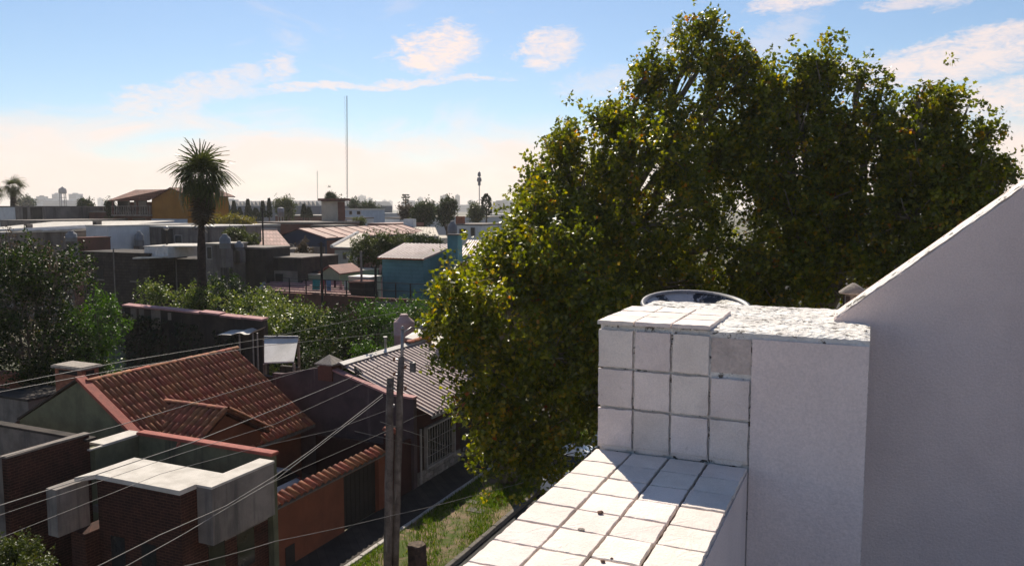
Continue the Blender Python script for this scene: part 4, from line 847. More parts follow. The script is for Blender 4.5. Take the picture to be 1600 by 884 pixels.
# ================================================================== MIDDLE DISTANCE
def span(px0, px1, py, d):
    """front edge of a house, square to the street: x0, x1, y of the front plane, z of the top"""
    a = P((px0 + px1) / 2, py, d=d); y = a.y; return P(px0, py, y=y).x, P(px1, py, y=y).x, y, a.z
def window(parent, x0, x1, y, z0, z1, m='window_dark', fr='window_white', side=None):
    """a window with frame on the front (y) face, or on the street side when side = x of that face"""
    if side is None:
        w_ = MB().box(x0, x1, y - .03, y + .05, z0, z1).build('window', m, parent); t = .07
        b = MB()
        for q in ((x0 - t, x0, z0 - t, z1 + t), (x1, x1 + t, z0 - t, z1 + t), (x0, x1, z1, z1 + t), (x0, x1, z0 - t, z0)): b.box(q[0], q[1], y - .06, y + .02, q[2], q[3])
        b.build('frame', fr, w_)
    else: w_ = MB().box(side - .05, side + .03, x0, x1, z0, z1).build('window', m, parent)
    return w_
def flat_house(label, px0, px1, pyt, d, depth, wall, roof='concrete', par_h=.18, name='flat_roof_house', cat='house', zb=0, wins=(), group=None):
    x0, x1, y, z = span(px0, px1, pyt, d); t = thing(name, label, cat, ((x0 + x1) / 2, y + depth / 2, zb), group)
    MB().box(x0, x1, y, y + depth, zb, z - par_h).build('wall', wall, t)
    MB().box(x0 - .06, x1 + .06, y - .06, y + depth + .06, z - par_h + .003, z).build('roof', roof, t)
    for (a, b_, c_, e) in wins: window(t, P(a, c_, y=y).x, P(b_, c_, y=y).x, y, P(a, e, y=y).z, P(a, c_, y=y).z)
    return t, (x0, x1, y, y + depth, z)
def sheet_roof(quad, m, parent, th=.12, ribs=0, name='roof', rm=None):
    """sloping sheet: quad = ridge a, ridge b, eave b, eave a; ribs run from ridge to eave"""
    r_ = MB().slab(quad, th).build(name, m, parent)
    if ribs:
        a, b_, c_, d_ = [Vector(q) for q in quad]
        for i in range(ribs + 1):
            t = i / ribs; p, q = a.lerp(b_, t), d_.lerp(c_, t); e = (b_ - a).normalized() * .05; n_ = (b_ - a).cross(d_ - a).normalized(); n_ = n_ if n_.z > 0 else -n_
            MB().add([p - e, p + e, q + e, q - e, p + n_ * .07, q + n_ * .07], [(0, 4, 5, 3), (1, 2, 5, 4), (0, 1, 4), (3, 5, 2)]).build('rib', rm or m, r_, recalc=False)
    return r_
def gable_house(label, px0, pxa, px1, pye0, pya, pye1, d, depth, wall, roof, zb=0, ribs=0, name='gabled_house', over=.25, cat='house', group=None, back=True):
    """gable end faces us (y plane), ridge runs along the street"""
    x0, x1, y, _ = span(px0, px1, pye1, d); ap = P(pxa, pya, y=y); e0, e1 = P(px0, pye0, y=y), P(px1, pye1, y=y)
    t = thing(name, label, cat, ((x0 + x1) / 2, y + depth / 2, zb), group)
    MB().extr([(x0, y, zb), (x1, y, zb), (x1, y, e1.z - .03), (ap.x, y, ap.z - .03), (x0, y, e0.z - .03)], (0, depth, 0)).build('wall', wall, t)
    s1 = (ap.z - e1.z) / max(x1 - ap.x, .1); s0 = (ap.z - e0.z) / max(ap.x - x0, .1)
    sheet_roof([(ap.x, y - over, ap.z + .1), (ap.x, y + depth, ap.z + .1), (x1 + over, y + depth, e1.z + .1 - s1 * over), (x1 + over, y - over, e1.z + .1 - s1 * over)], roof, t, .1, ribs)
    sheet_roof([(ap.x, y - over, ap.z + .1), (ap.x, y + depth, ap.z + .1), (x0 - over, y + depth, e0.z + .1 - s0 * over), (x0 - over, y - over, e0.z + .1 - s0 * over)], roof, t, .1, 0)
    return t, (x0, x1, y, y + depth, ap, e0, e1)
# --- the tall dark party wall behind the clay roof
yd = P(300, 480, d=41).y; q0, q1 = P(193, 474, y=yd), P(412, 498, y=yd)
D_ = thing('dark_party_wall_house', 'tall windowless dark mossy building with thin sloping roof slab', 'building', ((q0.x + q1.x) / 2, yd + 2, 0))
MB().extr([(q0.x, yd, 0), (q1.x, yd, 0), (q1.x, yd, q1.z - .12), (q0.x, yd, q0.z - .12)], (0, .28, 0)).build('wall', 'concrete_dark', D_)
nseg = 7
for i in range(nseg):
    a = q0.lerp(q1, i / nseg); b_ = q0.lerp(q1, (i + 1) / nseg); dz = random.uniform(-.05, .05)
    MB().slab([(a.x + .01, yd - .12, a.z - .02 + dz), (b_.x - .01, yd - .12, b_.z - .02 + dz), (b_.x - .01, yd + .36, b_.z + .02 + dz), (a.x + .01, yd + .36, a.z + .02 + dz)], .09).build('roof_slab', 'pink_coping', D_)
for i, (a, b_, c_, e) in enumerate(((204, 214, 478, 500), (217, 226, 479, 505), (236, 252, 481, 515), (262, 268, 485, 500))): # pale plaster left on the old wall
    p, q = P(a, c_, y=yd), P(b_, e, y=yd); MB().box(p.x, q.x, yd - .012, yd - .002, q.z, p.z - .1).build('plaster_patch', 'concrete', D_)
iv = 5200; u = rng.random(iv) ** 1.3; ix = q0.x + (q1.x - q0.x) * u * .92; izt = q0.z + (q1.z - q0.z) * u
izz = izt - .35 - rng.random(iv) ** 1.1 * (izt - .4) - u * .5; keep = (np.sin(ix * 2.3) * .4 + np.sin(ix * 5.1 + izz) * .3 + rng.random(iv) * 1.2 > .35 + .5 * u)
ip = np.stack([ix, np.full(iv, yd - .06) - rng.random(iv) * .16, izz], 1)[keep]; ia = rng.normal(0, .5, ip.shape); ia[:, 2] -= .5; ia[:, 1] -= .5
TONE[0] = .3; leaves('ivy', ip, ia, rng.uniform(.14, .24, len(ip)), 'leaf_conifer', D_, DIAM, 0)
w0, w1 = P(358, 516, y=yd - .1), P(414, 512, y=yd - .1)
MB().add([(w0.x + (w1.x - w0.x) * i / 8, yd - .9 * (j), w0.z + .1 * math.sin(i * 1.7) * (i / 8) + .25 * i / 8 - .12 * j) for j in (0, 1) for i in range(9)], [(i, i + 1, i + 10, i + 9) for i in range(8)]).build('awning_sheet', 'white_sheet', D_)
for px in (374, 395, 402): p = P(px, 520, y=yd - .8); MB().tube([(p.x, p.y, 0), (p.x, p.y, p.z)], .04, 5).build('awning_post', 'steel', D_)
# --- little shed with a tilted white sheet
s0 = P(413, 566, d=35); s1 = P(459, 564, d=35); s2 = P(466, 528, d=36.5); s3 = P(413, 528, d=36.5)
sh = thing('sheet_roof_shed', 'small shed with tilted white sheet roof beside the dark building', 'shed', (s0.x + 1, s0.y, 0)); MB().slab([s0, s1, s2, s3], .06).build('roof', 'white_sheet', sh)
MB().tube([s3 + Vector((0, 0, .05)), s2 + Vector((0, 0, .05))], .06, 6).build('roof_edge_tube', 'steel', sh)
for q in (s0, s1, s2, s3): MB().tube([(q.x, q.y, 0), (q.x, q.y, q.z - .08)], .07, 6).build('post', 'pole_wood', sh)
MB().box(s0.x + .1, s1.x - .1, s0.y + .9, s0.y + 1.1, 0, s0.z - .3).build('wall', 'concrete_dark', sh)
wl = MB().box(s0.x - .3, s1.x + 2.3, s0.y - .25, s0.y, 0, s0.z - .55); tag(wl.build('low_wall', 'concrete_dark'), 'low dark wall under the white sheet shed', 'wall')
# --- long brown boundary wall with railing, washing line
yw = P(560, 458, d=58).y; b0, b1 = P(440, 457, y=yw), P(668, 457, y=yw)
bwall = thing('boundary_wall', 'long dark brown brick wall with thin railing below the teal house', 'wall', ((b0.x + b1.x) / 2, yw, 0)); MB().box(b0.x, b1.x, yw, yw + .3, 0, b0.z).build('wall', 'rust_wall', bwall)
MB().box(P(588, 470, y=yw).x, b1.x, yw - .1, yw - .005, 0, P(600, 471, y=yw).z).build('grey_foot', 'concrete', bwall)
rl = P(500, 437, y=yw).z
for z in (rl, (rl + b0.z) / 2): MB().tube([(b0.x, yw + .1, z), (b1.x - .2, yw + .1, z)], .025, 4).build('rail', 'void_dark', bwall)
for px in (451, 477, 507, 540, 586, 617, 640): p = P(px, 450, y=yw); MB().tube([(p.x, yw + .1, b0.z), (p.x, yw + .1, rl)], .05, 5).build('post', 'void_dark', bwall)
GP = 'thin dark yard poles'
for px, t_, d_, lab in ((503, 378, 59, 'tall thin dark pole beside the washing line'), (587, 415, 58.5, 'thin dark pole at the left corner of the teal house'), (413, 325, 90, 'thin dark pole in front of the pink tiled roof'), (565, 392, 62, 'pale thin post left of the teal house')):
    p = P(px, 440, d=d_); tp = P(px, t_, d=d_); q = thing('yard_pole', lab, 'pole', (p.x, p.y, 0), GP); MB().tube([(p.x, p.y, 0), (p.x, p.y, tp.z)], .09, 6).build('shaft', 'void_dark' if px != 565 else 'concrete', q); MB().tube([(p.x - .3, p.y, tp.z - .15), (p.x + .3, p.y, tp.z - .15)], .03, 4).build('crossbar', 'void_dark', q)
lz = P(520, 438, d=60).z
ly = P(520, 438, d=60).y; wl_ = thing('washing_line', 'wire washing line strung above the brown brick wall', 'washing line', (P(520, 438, y=ly).x, ly, lz)); MB().tube(bend((P(484, 438, y=ly).x, ly, lz), (P(590, 438, y=ly).x, ly, lz), 8, .05), .012, 4).build('line', 'wire', wl_)
for px0, px1, pb_, m_, lab in ((489, 501, 453, 'cloth_teal', 'teal cloth hanging leftmost on the washing line'), (503, 508, 452, 'cloth_red', 'red cloth hanging beside the teal one'), (510, 518, 454, 'cloth_blue', 'pale blue cloth hanging on the washing line'), (522, 526, 450, 'cloth_dark', 'dark maroon cloth on the washing line'), (531, 535, 452, 'cloth_pink', 'pink cloth on the washing line'), (539, 544, 453, 'cloth_white', 'white cloth hanging rightmost on the washing line')):
    a, b_ = P(px0, 438, y=ly), P(px1, pb_, y=ly); vs = []
    for j in range(4):
        for i in range(7): vs.append((a.x + (b_.x - a.x) * i / 6, ly - .05 + .07 * math.sin(i * 1.9 + px0) * (j / 3), lz + (b_.z - lz) * j / 3))
    f_ = [(j * 7 + i, j * 7 + i + 1, j * 7 + i + 8, j * 7 + i + 7) for j in range(3) for i in range(6)]
    tag(MB().add(vs, f_).build('hanging_cloth', m_), lab, 'laundry', 'washing on the line')
# --- rubble walls and buildings behind the palm
GWs = 'old party walls behind the garden'
t, bx_ = flat_house('dark rubble party wall left of the palm, below the white building', 128, 232, 394, 66, 4, 'rubble', 'concrete_dark', .1, 'party_wall_building', 'building', group=GWs)
t, bx_ = flat_house('dark rubble wall right behind the palm trunk', 232, 322, 404, 66.5, 4, 'rubble', 'concrete_dark', .1, 'party_wall_building', 'building', group=GWs)
t, bx_ = flat_house('stained grey party wall right of the palm trunk', 322, 470, 400, 67, 5, 'concrete_dark', 'concrete', .1, 'party_wall_building', 'building', group=GWs)
p0, p1_ = P(372, 420, y=bx_[2]), P(465, 420, y=bx_[2]); MB().box(p0.x, p1_.x, bx_[2] - .02, bx_[2] - .004, 0, p0.z).build('grey_render', 'concrete', t)
MB().box(P(352, 424, y=bx_[2]).x, P(366, 424, y=bx_[2]).x, bx_[2] - .5, bx_[2], P(352, 428, y=bx_[2]).z, P(352, 425, y=bx_[2]).z).build('shelf', 'white_sheet', t)
t, _ = flat_house('small grey outbuilding with doorway right of the palm', 318, 344, 380, 64, 3, 'grey_wall', 'roof_pale', .12, 'outbuilding', 'outbuilding', wins=[(324, 331, 386, 404)])
t, _ = flat_house('dark low building with pale edge behind the grey water tank', 360, 415, 386, 66, 3, 'concrete_dark', 'concrete', .15, 'outbuilding', 'outbuilding')
x0, x1, y, z = span(225, 262, 386, 64.5); t = thing('rooftop_enclosure', 'white sheet-metal rooftop enclosure lit from behind left of the palm', 'enclosure', ((x0 + x1) / 2, y, z - 1.2)); zb = P(240, 402, y=y).z
for i in range(7): xx = x0 + (x1 - x0) * i / 7; MB().box(xx + .015, xx + (x1 - x0) / 7 - .015, y, y + .04, zb, z).build('panel', 'white_sheet', t)
MB().box(x1, x1 + .06, y - .05, y + 3, zb, z + .05).build('side_frame', 'white_sheet', t); MB().slab([(x0, y - .1, z + .06), (x1 + 2.6, y + 1.2, z + .12), (x1 + 2.0, y + 3, z + .25), (x0 + .3, y + 3, z + .16)], .08).build('top', 'white_roof', t)
MB().slab([(x0 - .3, y - .9, zb), (x1, y - .6, zb + .15), (x1, y + .1, zb + .16), (x0 - .3, y + .1, zb + .03)], .12).build('floor', 'white_roof', t)
lp = P(260, 360, d=66); t = thing('roof_lamp', 'thin lamp post with round head left of the palm', 'lamp', (lp.x, lp.y, lp.z - 2)); MB().tube([(lp.x, lp.y, lp.z - 2.2), lp], .07, 6).build('post', 'void_dark', t); MB().lathe(lp, [(.08, 0), (.2, .1), (.2, .25), (.1, .35)], 8).build('head', 'steel', t, True)
for o_ in [q for q in C.objects if q.get('group') == GWs]: # small openings and drain pipes in the old party walls
    w_ = [c_ for c_ in o_.children if c_.name.startswith('wall')][0]; vs_ = [v.co + o_.location for v in w_.data.vertices]; x0, x1 = min(v.x for v in vs_), max(v.x for v in vs_); yy = min(v.y for v in vs_); zt_ = max(v.z for v in vs_)
    for fx in (.22, .74): xx = x0 + (x1 - x0) * fx; MB().box(xx, xx + .8, yy - .03, yy + .02, zt_ - 2.2, zt_ - 1.3).build('opening', 'void_dark', o_); MB().box(xx - .1, xx + .9, yy - .12, yy - .005, zt_ - 2.3, zt_ - 2.21).build('sill', 'concrete', o_)
    xx = x0 + (x1 - x0) * .5; MB().tube([(xx, yy - .08, 1), (xx, yy - .08, zt_ + .4)], .06, 5).build('drain_pipe', 'concrete', o_)
# white buildings
yb_ = 0
wb, bx_ = flat_house('white wall building with flat lit roof left of the grey house', 134, 168, 352, 84, 12, 'white_wall', 'white_roof', .12, wins=())
MB().box(P(147, 370, y=bx_[2]).x, P(158, 370, y=bx_[2]).x, bx_[2] - .03, bx_[2], P(150, 392, y=bx_[2]).z, P(150, 369, y=bx_[2]).z).build('shutter', 'concrete', wb)
lw = P(0, 364, d=80); rw = P(134, 354, d=86); t = thing('white_roof_building', 'low building with long glaring white roof at the left', 'building', (lw.x + 3, lw.y + 3, 0))
MB().prism([(lw.x - 8, lw.y - 1), (rw.x, rw.y - 1), (rw.x, rw.y + 14), (lw.x - 8, lw.y + 14)], 0, [lw.z - .25, rw.z - .55, rw.z - .55, lw.z - .25]).build('wall', 'grey_wall', t)
MB().slab([(lw.x - 8.5, lw.y - 1.3, lw.z - .15), (rw.x, rw.y - 1.3, rw.z - .35), (rw.x, rw.y + 12, rw.z + .5), (lw.x - 8.5, lw.y + 12, lw.z + .9)], .14).build('roof', 'white_roof', t)
for px in (36, 60, 84, 108): a = P(px, 357, d=84); MB().tube([(a.x, a.y - 3, a.z - .15), (a.x + .6, a.y + 8, a.z + .15)], .12, 5).build('roof_seam', 'white_sheet', t)
for px, py, w_, h_ in ((40, 352, 9, 9), (148, 347, 10, 9)): a = P(px, py, d=88); k = 88 / F; t2 = thing('roof_ventilator', ('dark box ventilator on the glaring white roof' if px < 100 else 'dark box ventilator at the top of the white wall building'), 'ventilator', (a.x, a.y, a.z - 1)); MB().box(a.x - w_ * k / 2, a.x + w_ * k / 2, a.y, a.y + .6, a.z - 1.0, a.z + h_ * k * .2).build('box', 'concrete', t2); MB().box(a.x - w_ * k / 3, a.x + w_ * k / 3, a.y - .02, a.y, a.z - .55, a.z).build('opening', 'void_dark', t2)
gh, bx_ = flat_house('long grey stained house with pale roof edge behind the palm', 169, 306, 353, 88, 10, 'grey_wall', 'white_roof', .14, wins=[(274, 284, 368, 379)])
MB().box(P(172, 360, y=bx_[2]).x, P(214, 360, y=bx_[2]).x, bx_[2] - .03, bx_[2] - .002, 3, bx_[4] - .3).build('brick_patch', 'rubble', gh)
MB().box(P(252, 360, y=bx_[2]).x, P(270, 360, y=bx_[2]).x, bx_[2] - .03, bx_[2] - .002, 3, bx_[4] - .3).build('dark_patch', 'concrete_dark', gh)
tank('grey domed water tank in front of the long grey house', 218, 362, 13, 22, 86, 'tank_grey', .25, 2)
tank('grey domed water tank right of the palm trunk', 352, 366, 17, 22, 63, 'tank_grey', .3, 1.5)
tank('small grey tank beside the right-hand grey domed tank', 374, 377, 14, 14, 65, 'tank_grey', .3, 1)
tank('grey tank with bright lid below the white wall building', 112, 361, 16, 16, 78, 'tank_grey', .3, 3)
tank('far cylindrical tank beside the pale green tree', 439, 324, 10, 15, 140, 'tank_grey', .1, 4, legs=True)
flat_house('rusty brown low block left of the white wall building', 112, 131, 371, 79, 3, 'rust_wall', 'rust_wall', .1, 'low_block', 'building')
# --- yellow house with red roof and balcony
yl = P(232, 313, d=120).y; e0, e1 = P(176, 313, y=yl), P(237, 313, y=yl)
YH = thing('yellow_house', 'yellow ochre gabled house with red tiled roof and balcony behind the palm', 'house', (P(237, 330, y=yl).x, yl + 4, 0))
r0_, r1_ = P(212, 294, y=yl + 5), P(270, 293.5, y=yl + 5); xg1 = P(326, 320, y=yl + 5).x
yx0, yx1 = e0.x, P(237, 313, y=yl).x
apx = P(268, 294, y=yl)
MB().extr([(yx1, yl, 0), (P(294, 318, y=yl).x, yl, 0), (P(294, 306, y=yl).x, yl, P(294, 306, y=yl).z), (apx.x, yl, apx.z), (yx1, yl, P(237, 311, y=yl).z)], (0, 8, 0)).build('gable_wall', 'yellow_wall', YH)
MB().box(yx0 + .8, yx1 - .01, yl + 1.6, yl + 9, 0, e0.z - .25).build('front_wall', 'rust_wall', YH)
MB().slab([(apx.x, yl - .3, apx.z + .12), (apx.x, yl + 9, apx.z + .12), (P(212, 294, y=yl + 9).x, yl + 9, apx.z + .12), (yx0 - .3, yl - .6, e0.z), (yx1 + .2, yl - .6, e0.z + .1)], .16).build('roof', 'roof_tile_far', YH)
MB().slab([(apx.x, yl - .3, apx.z + .12), (P(294, 305.5, y=yl).x + .4, yl - .3, P(294, 305.5, y=yl).z), (P(294, 305.5, y=yl).x + .4, yl + 9, P(294, 305.5, y=yl).z), (apx.x, yl + 9, apx.z + .12)], .16).build('roof', 'roof_tile_far', YH)
MB().box(P(237, 345, y=yl).x, P(293, 345, y=yl).x, yl - .05, yl - .005, P(250, 353, y=yl).z, P(250, 342, y=yl).z).build('white_band', 'blue_white', YH)
bf, bt_ = P(200, 335, y=yl).z, P(200, 323, y=yl).z
MB().box(yx0, yx1 - .05, yl - .4, yl + 1.6, bf - .25, bf).build('balcony_floor', 'concrete', YH)
nb_ = 17
for i in range(nb_): xx = yx0 + .1 + (yx1 - .3 - yx0) * i / (nb_ - 1); MB().lathe((xx, yl - .25, bf), [(.09, 0), (.13, (bt_ - bf) * .3), (.06, (bt_ - bf) * .6), (.09, bt_ - bf)], 6).build('baluster', 'concrete', YH)
MB().box(yx0, yx1 - .05, yl - .4, yl - .1, bt_, bt_ + .14).build('balcony_rail', 'concrete', YH)
for px in (178, 216): xx = P(px, 320, y=yl).x; MB().box(xx, xx + .22, yl - .38, yl - .15, bf, e0.z - .15).build('balcony_post', 'rust_wall', YH)
for a, b_ in ((184, 203), (210, 230)):
    MB().box(P(a, 320, y=yl + 1.6).x, P(b_, 320, y=yl + 1.6).x, yl + 1.55, yl + 1.62, bf, bf + 2.2).build('balcony_door', 'window_dark', YH)
    MB().box(P(a - 2, 340, y=yl + 1.6).x, P(b_ - 3, 340, y=yl + 1.6).x, yl + 1.55, yl + 1.62, P(a, 352, y=yl).z, P(a, 341, y=yl).z).build('window', 'window_dark', YH)
x_ = P(232, 350, y=yl).x; MB().extr([(yx0, yl + 1.5, P(200, 353, y=yl).z), (yx0, yl - .5, P(200, 353, y=yl).z), (yx0, yl + 1.5, P(200, 344, y=yl).z)], (x_ - yx0, 0, 0)).build('porch_lean_to', 'rust_wall', YH)
# --- far wall behind the white roof
fw_, bx_ = flat_house('long stained grey warehouse wall below the distant palms', -20, 70, 322, 125, 14, 'grey_wall', 'concrete', .15, 'warehouse', 'warehouse')
MB().box(bx_[0], P(24, 330, y=bx_[2]).x, bx_[2] - .05, bx_[2] - .003, 0, bx_[4] - .2).build('white_bay', 'white_wall', fw_)
for a, b_ in ((36, 42), (48, 66)): MB().box(P(a, 330, y=bx_[2]).x, P(b_, 330, y=bx_[2]).x, bx_[2] - .06, bx_[2] - .004, P(a, 345, y=bx_[2]).z, bx_[4] - .2).build('damp_patch', 'concrete_dark', fw_)
flat_house('brown brick warehouse wall left of the yellow house', 70, 178, 330, 130, 14, 'rust_wall', 'concrete', .2, 'warehouse', 'warehouse')
flat_house('low hazy shed with lit cream roof beyond the brown warehouse', 88, 122, 322.5, 200, 20, 'cream_wall', 'white_roof', .6, 'far_shed', 'shed')
flat_house('white-roofed hazy building just left of the yellow house', 148, 176, 323.5, 190, 20, 'grey_wall', 'white_roof', .5, 'far_shed', 'shed')
# --- roofs in the middle
t, b_ = gable_house('navy blue gabled workshop with rusty red ribbed roof', 433, 466, 508, 370, 358, 372, 98, 24, 'navy_wall', 'roof_red', ribs=10)
MB().box(b_[1] + .01, b_[1] + .03, b_[2] + .3, b_[3] - .2, 0, b_[6].z - .3).build('side_wall', 'rust_wall', t)
x0, x1, y, z = span(372, 432, 383, 92)
t = thing('pink_roof_house', 'house with faded pink tiled roof left of the navy workshop', 'house', ((x0 + x1) / 2, y + 4, 0)); ra, rb = P(400, 358, d=106), P(466, 358, d=106)
MB().box(x0, x1 + 1.5, y + .3, y + 9, 0, z - .4).build('wall', 'grey_wall', t); sheet_roof([(ra.x, y + 9, ra.z), (rb.x, y + 9, ra.z), (x1 + 2, y, z), (x0, y, z)], 'roof_pink', t, .15)
MB().tube([(x0, y, z + .05), (ra.x, y + 9, ra.z + .08)], .22, 5).build('white_verge', 'white_sheet', t); MB().tube([(ra.x, y + 9, ra.z + .08), (rb.x, y + 9, ra.z + .08)], .15, 5).build('ridge', 'roof_pale', t)
x0, x1, y, z = span(326, 372, 380, 88)
t = thing('brown_roof_house', 'house with brown tiled roof just right of the palm', 'house', ((x0 + x1) / 2, y + 4, 0)); ra, rb = P(330, 356, d=102), P(396, 356, d=102)
MB().box(x0, x1, y + .3, y + 9, 0, z - .4).build('wall', 'grey_wall', t); sheet_roof([(ra.x, y + 9, ra.z), (rb.x, y + 9, ra.z), (x1, y, z), (x0, y, z)], 'roof_pink', t, .15)
x0, x1, y, z = span(518, 547, 386, 88)
t = thing('cream_roof_house', 'pale house with cream sloping roof right of the navy workshop', 'house', ((x0 + x1) / 2, y + 4, 0)); ra, rb = P(566, 364, d=100), P(590, 364, d=100)
MB().box(x0 + .2, x1 + 1.4, y + .3, y + 10, 0, z - .35).build('wall', 'cream_wall', t); sheet_roof([(ra.x, y + 10, ra.z), (rb.x, y + 10, ra.z), (x1 + .4, y, z), (x0, y, z)], 'roof_pale', t, .15)
MB().tube([(x0, y, z + .06), (ra.x, y + 10, ra.z + .1)], .2, 5).build('white_verge', 'white_sheet', t); window(t, P(536, 395, y=y + .3).x, P(541, 395, y=y + .3).x, y + .3, P(536, 405, y=y).z, P(536, 394, y=y).z)
x0, x1, y, z = span(605, 682, 368, 112)
t = thing('long_cream_roof_house', 'long cream sheet roof with white verge behind the round olive tree', 'house', ((x0 + x1) / 2, y + 5, 0)); ra, rb = P(640, 354, d=128), P(700, 356, d=128)
MB().box(x0 + .2, x1, y + .3, y + 12, 0, z - .35).build('wall', 'cream_wall', t); sheet_roof([(ra.x, y + 12, ra.z), (rb.x, y + 12, ra.z), (x1 + .4, y, z), (x0, y, z)], 'roof_pale', t, .15, 12); MB().tube([(x0, y, z + .06), (ra.x, y + 12, ra.z + .1)], .25, 5).build('white_verge', 'white_sheet', t)
MB().box(P(630, 345, y=y + 12).x, P(645, 345, y=y + 12).x, y + 12.1, y + 13, 0, P(640, 342, d=128).z).build('white_upstand', 'white_wall', t)
t, b_ = flat_house('white house with chimney behind the teal tower', 700, 752, 350, 100, 8, 'white_wall', 'concrete', .2, wins=[(718, 728, 358, 366), (736, 742, 356, 368)])
cx_ = P(717, 345, y=b_[2] + 1); MB().box(cx_.x - .45, cx_.x + .45, b_[2] + 1, b_[2] + 1.8, b_[4], P(717, 338, y=b_[2] + 1).z).build('chimney', 'brick_orange', t)
# low roofs just above the brown wall
y = yw + .2; x0, x1, z = P(398, 456, y=y).x, P(500, 456, y=y).x, P(450, 456, y=y).z; ra = P(420, 434, y=y + 5)
t = thing('low_tiled_shed', 'low pinkish tiled roof behind the railing left of the washing', 'shed', ((x0 + x1) / 2, y + 2, 0)); sheet_roof([(ra.x, y + 5, ra.z), (P(530, 436, y=y + 5).x, y + 5, ra.z), (x1 + 2.4, y + .6, z), (x0, y + .6, z)], 'roof_pink', t, .12)
for j in range(6): tt = (j + .5) / 6; p_ = Vector((x0, y + .6, z)).lerp(Vector((ra.x, y + 5, ra.z)), tt); q_ = Vector((x1 + 2.4, y + .6, z)).lerp(Vector((P(530, 436, y=y + 5).x, y + 5, ra.z)), tt); MB().tube([p_ + Vector((0, 0, .04)), q_ + Vector((0, 0, .04))], .07, 4).build('tile_course', 'pink_coping', t)
MB().tube([(x0, y + .6, z + .04), (ra.x, y + 5, ra.z + .06)], .14, 5).build('verge', 'roof_pale', t); MB().box(x0 + .3, x1 + 2, y + .9, y + 4.8, 0, z - .2).build('wall', 'grey_wall', t)
t, _ = flat_house('sage green low house with dark slab roof behind the tiled shed', 447, 500, 427, 66, 4, 'sage_wall', 'roof_pale', .12)
x0, x1, y, z = span(468, 503, 424, 66.5); sheet_roof([(P(482, 414, d=70).x, y + 4, P(482, 414, d=70).z), (P(503, 415, d=70).x, y + 4, P(482, 414, d=70).z), (x1, y - .2, z), (x0, y - .2, z)], 'concrete_dark', t, .12)
t, _ = gable_house('small sage green gabled shed right of the tall dark pole', 504, 516, 530, 424, 416, 426, 65, 3, 'sage_wall', 'roof_red', name='gabled_shed', cat='shed')
t, _ = flat_house('sage green low annex with pale roof behind the washing', 530, 560, 422, 68, 3, 'sage_wall', 'roof_pale', .12)
t, _ = flat_house('low pale lean-to with sheet roof left of the teal house', 545, 578, 432, 63, 1.5, 'cream_wall', 'white_sheet', .1, wins=[(566, 570, 437, 445), (572, 576, 436, 446)])
t, _ = flat_house('dark maroon open shed behind the white cloth', 545, 570, 440, 60.5, 1.5, 'void_dark', 'rust_wall', .1, 'open_shed', 'shed')
t, _ = flat_house('beige box room beside the round olive tree', 558, 576, 399, 72, 2.5, 'pink_coping', 'roof_pale', .1, 'box_room', 'building')
# --- teal house with tower
yt = P(630, 402, d=63).y; k0, k1 = P(597, 402, y=yt), P(661, 404, y=yt)
TH = thing('teal_house', 'teal painted house with pale ribbed roof and water-tank tower', 'house', ((k0.x + k1.x) / 2, yt + 3, 0)); zt_ = k0.z
MB().box(k0.x, k1.x, yt, yt + 5.2, 0, zt_ - .05).build('wall', 'teal_wall', TH)
for j in range(9): MB().box(k0.x - .012, k1.x + .012, yt - .012, yt - .002, zt_ - .35 - j * .3, zt_ - .34 - j * .3).build('board_joint', 'navy_wall', TH)
hp = P(692, 381, y=yt + 5.2)
sheet_roof([(P(632, 379, y=yt + 5.2).x, yt + 5.2, hp.z), (k1.x + .35, yt + 5.2, hp.z), (k1.x + .25, yt - .3, zt_), (k0.x - .25, yt - .3, zt_)], 'metal_sheet', TH, .12, 14)
MB().extr([(k1.x - .02, yt, zt_ - .1), (k1.x - .02, yt + 5.2, zt_ - .1), (k1.x - .02, yt + 5.2, hp.z - .15)], (-.15, 0, 0)).build('side_gable', 'teal_wall', TH)
MB().tube([(k0.x - .25, yt - .3, zt_ - .06), (k1.x + .25, yt - .3, zt_ - .06)], .07, 5).build('gutter', 'terracotta', TH)
# annex wall and tower
MB().box(k1.x, P(700, 420, y=yt + 3).x, yt + 3, yt + 5, 0, P(690, 402, y=yt + 3).z).build('annex_wall', 'teal_wall', TH)
tx0, tx1 = P(699, 380, y=yt + 2.5).x, P(715, 380, y=yt + 2.5).x; tz = P(706, 368, y=yt + 2.5).z
MB().box(tx0, tx1, yt + 2.5, yt + 3.3, 0, tz).build('tower', 'teal_wall', TH); MB().box(tx0 - .1, tx1 + .1, yt + 2.4, yt + 3.4, tz + .003, tz + .12).build('tower_slab', 'concrete', TH)
for z_ in (2, 1.5): MB().box(tx0 + .3, tx0 + .6, yt + 2.47, yt + 2.5, tz - z_ - 1.6, tz - z_ - 1.25).build('opening', 'window_dark', TH)
tank('grey domed water tank on top of the teal tower', 707, 346, 15, 22, 65.6, 'tank_grey', .35, .1)
x0, x1, y, z = span(717, 742, 400, 67); ra, rb = P(716, 376, d=72), P(764, 377, d=72)
t = thing('ribbed_roof_house', 'house with pale ribbed roof right of the teal tower', 'house', ((x0 + x1) / 2, y + 3, 0)); sheet_roof([(ra.x, y + 6, ra.z), (rb.x, y + 6, ra.z), (x1 + .6, y, z), (x0 - .2, y, z)], 'metal_sheet', t, .12, 10); MB().box(x0, x1 + .4, y + .3, y + 6, 0, z - .2).build('wall', 'teal_wall', t)
MB().extr([(x1 + .6, y + .2, z - .3), (x1 + .6, y + 6, z - .3), (rb.x, y + 6, ra.z - .2)], (.1, 0, 0)).build('dark_side', 'void_dark', t)  # side away from the lit roof, its shade put into the colour
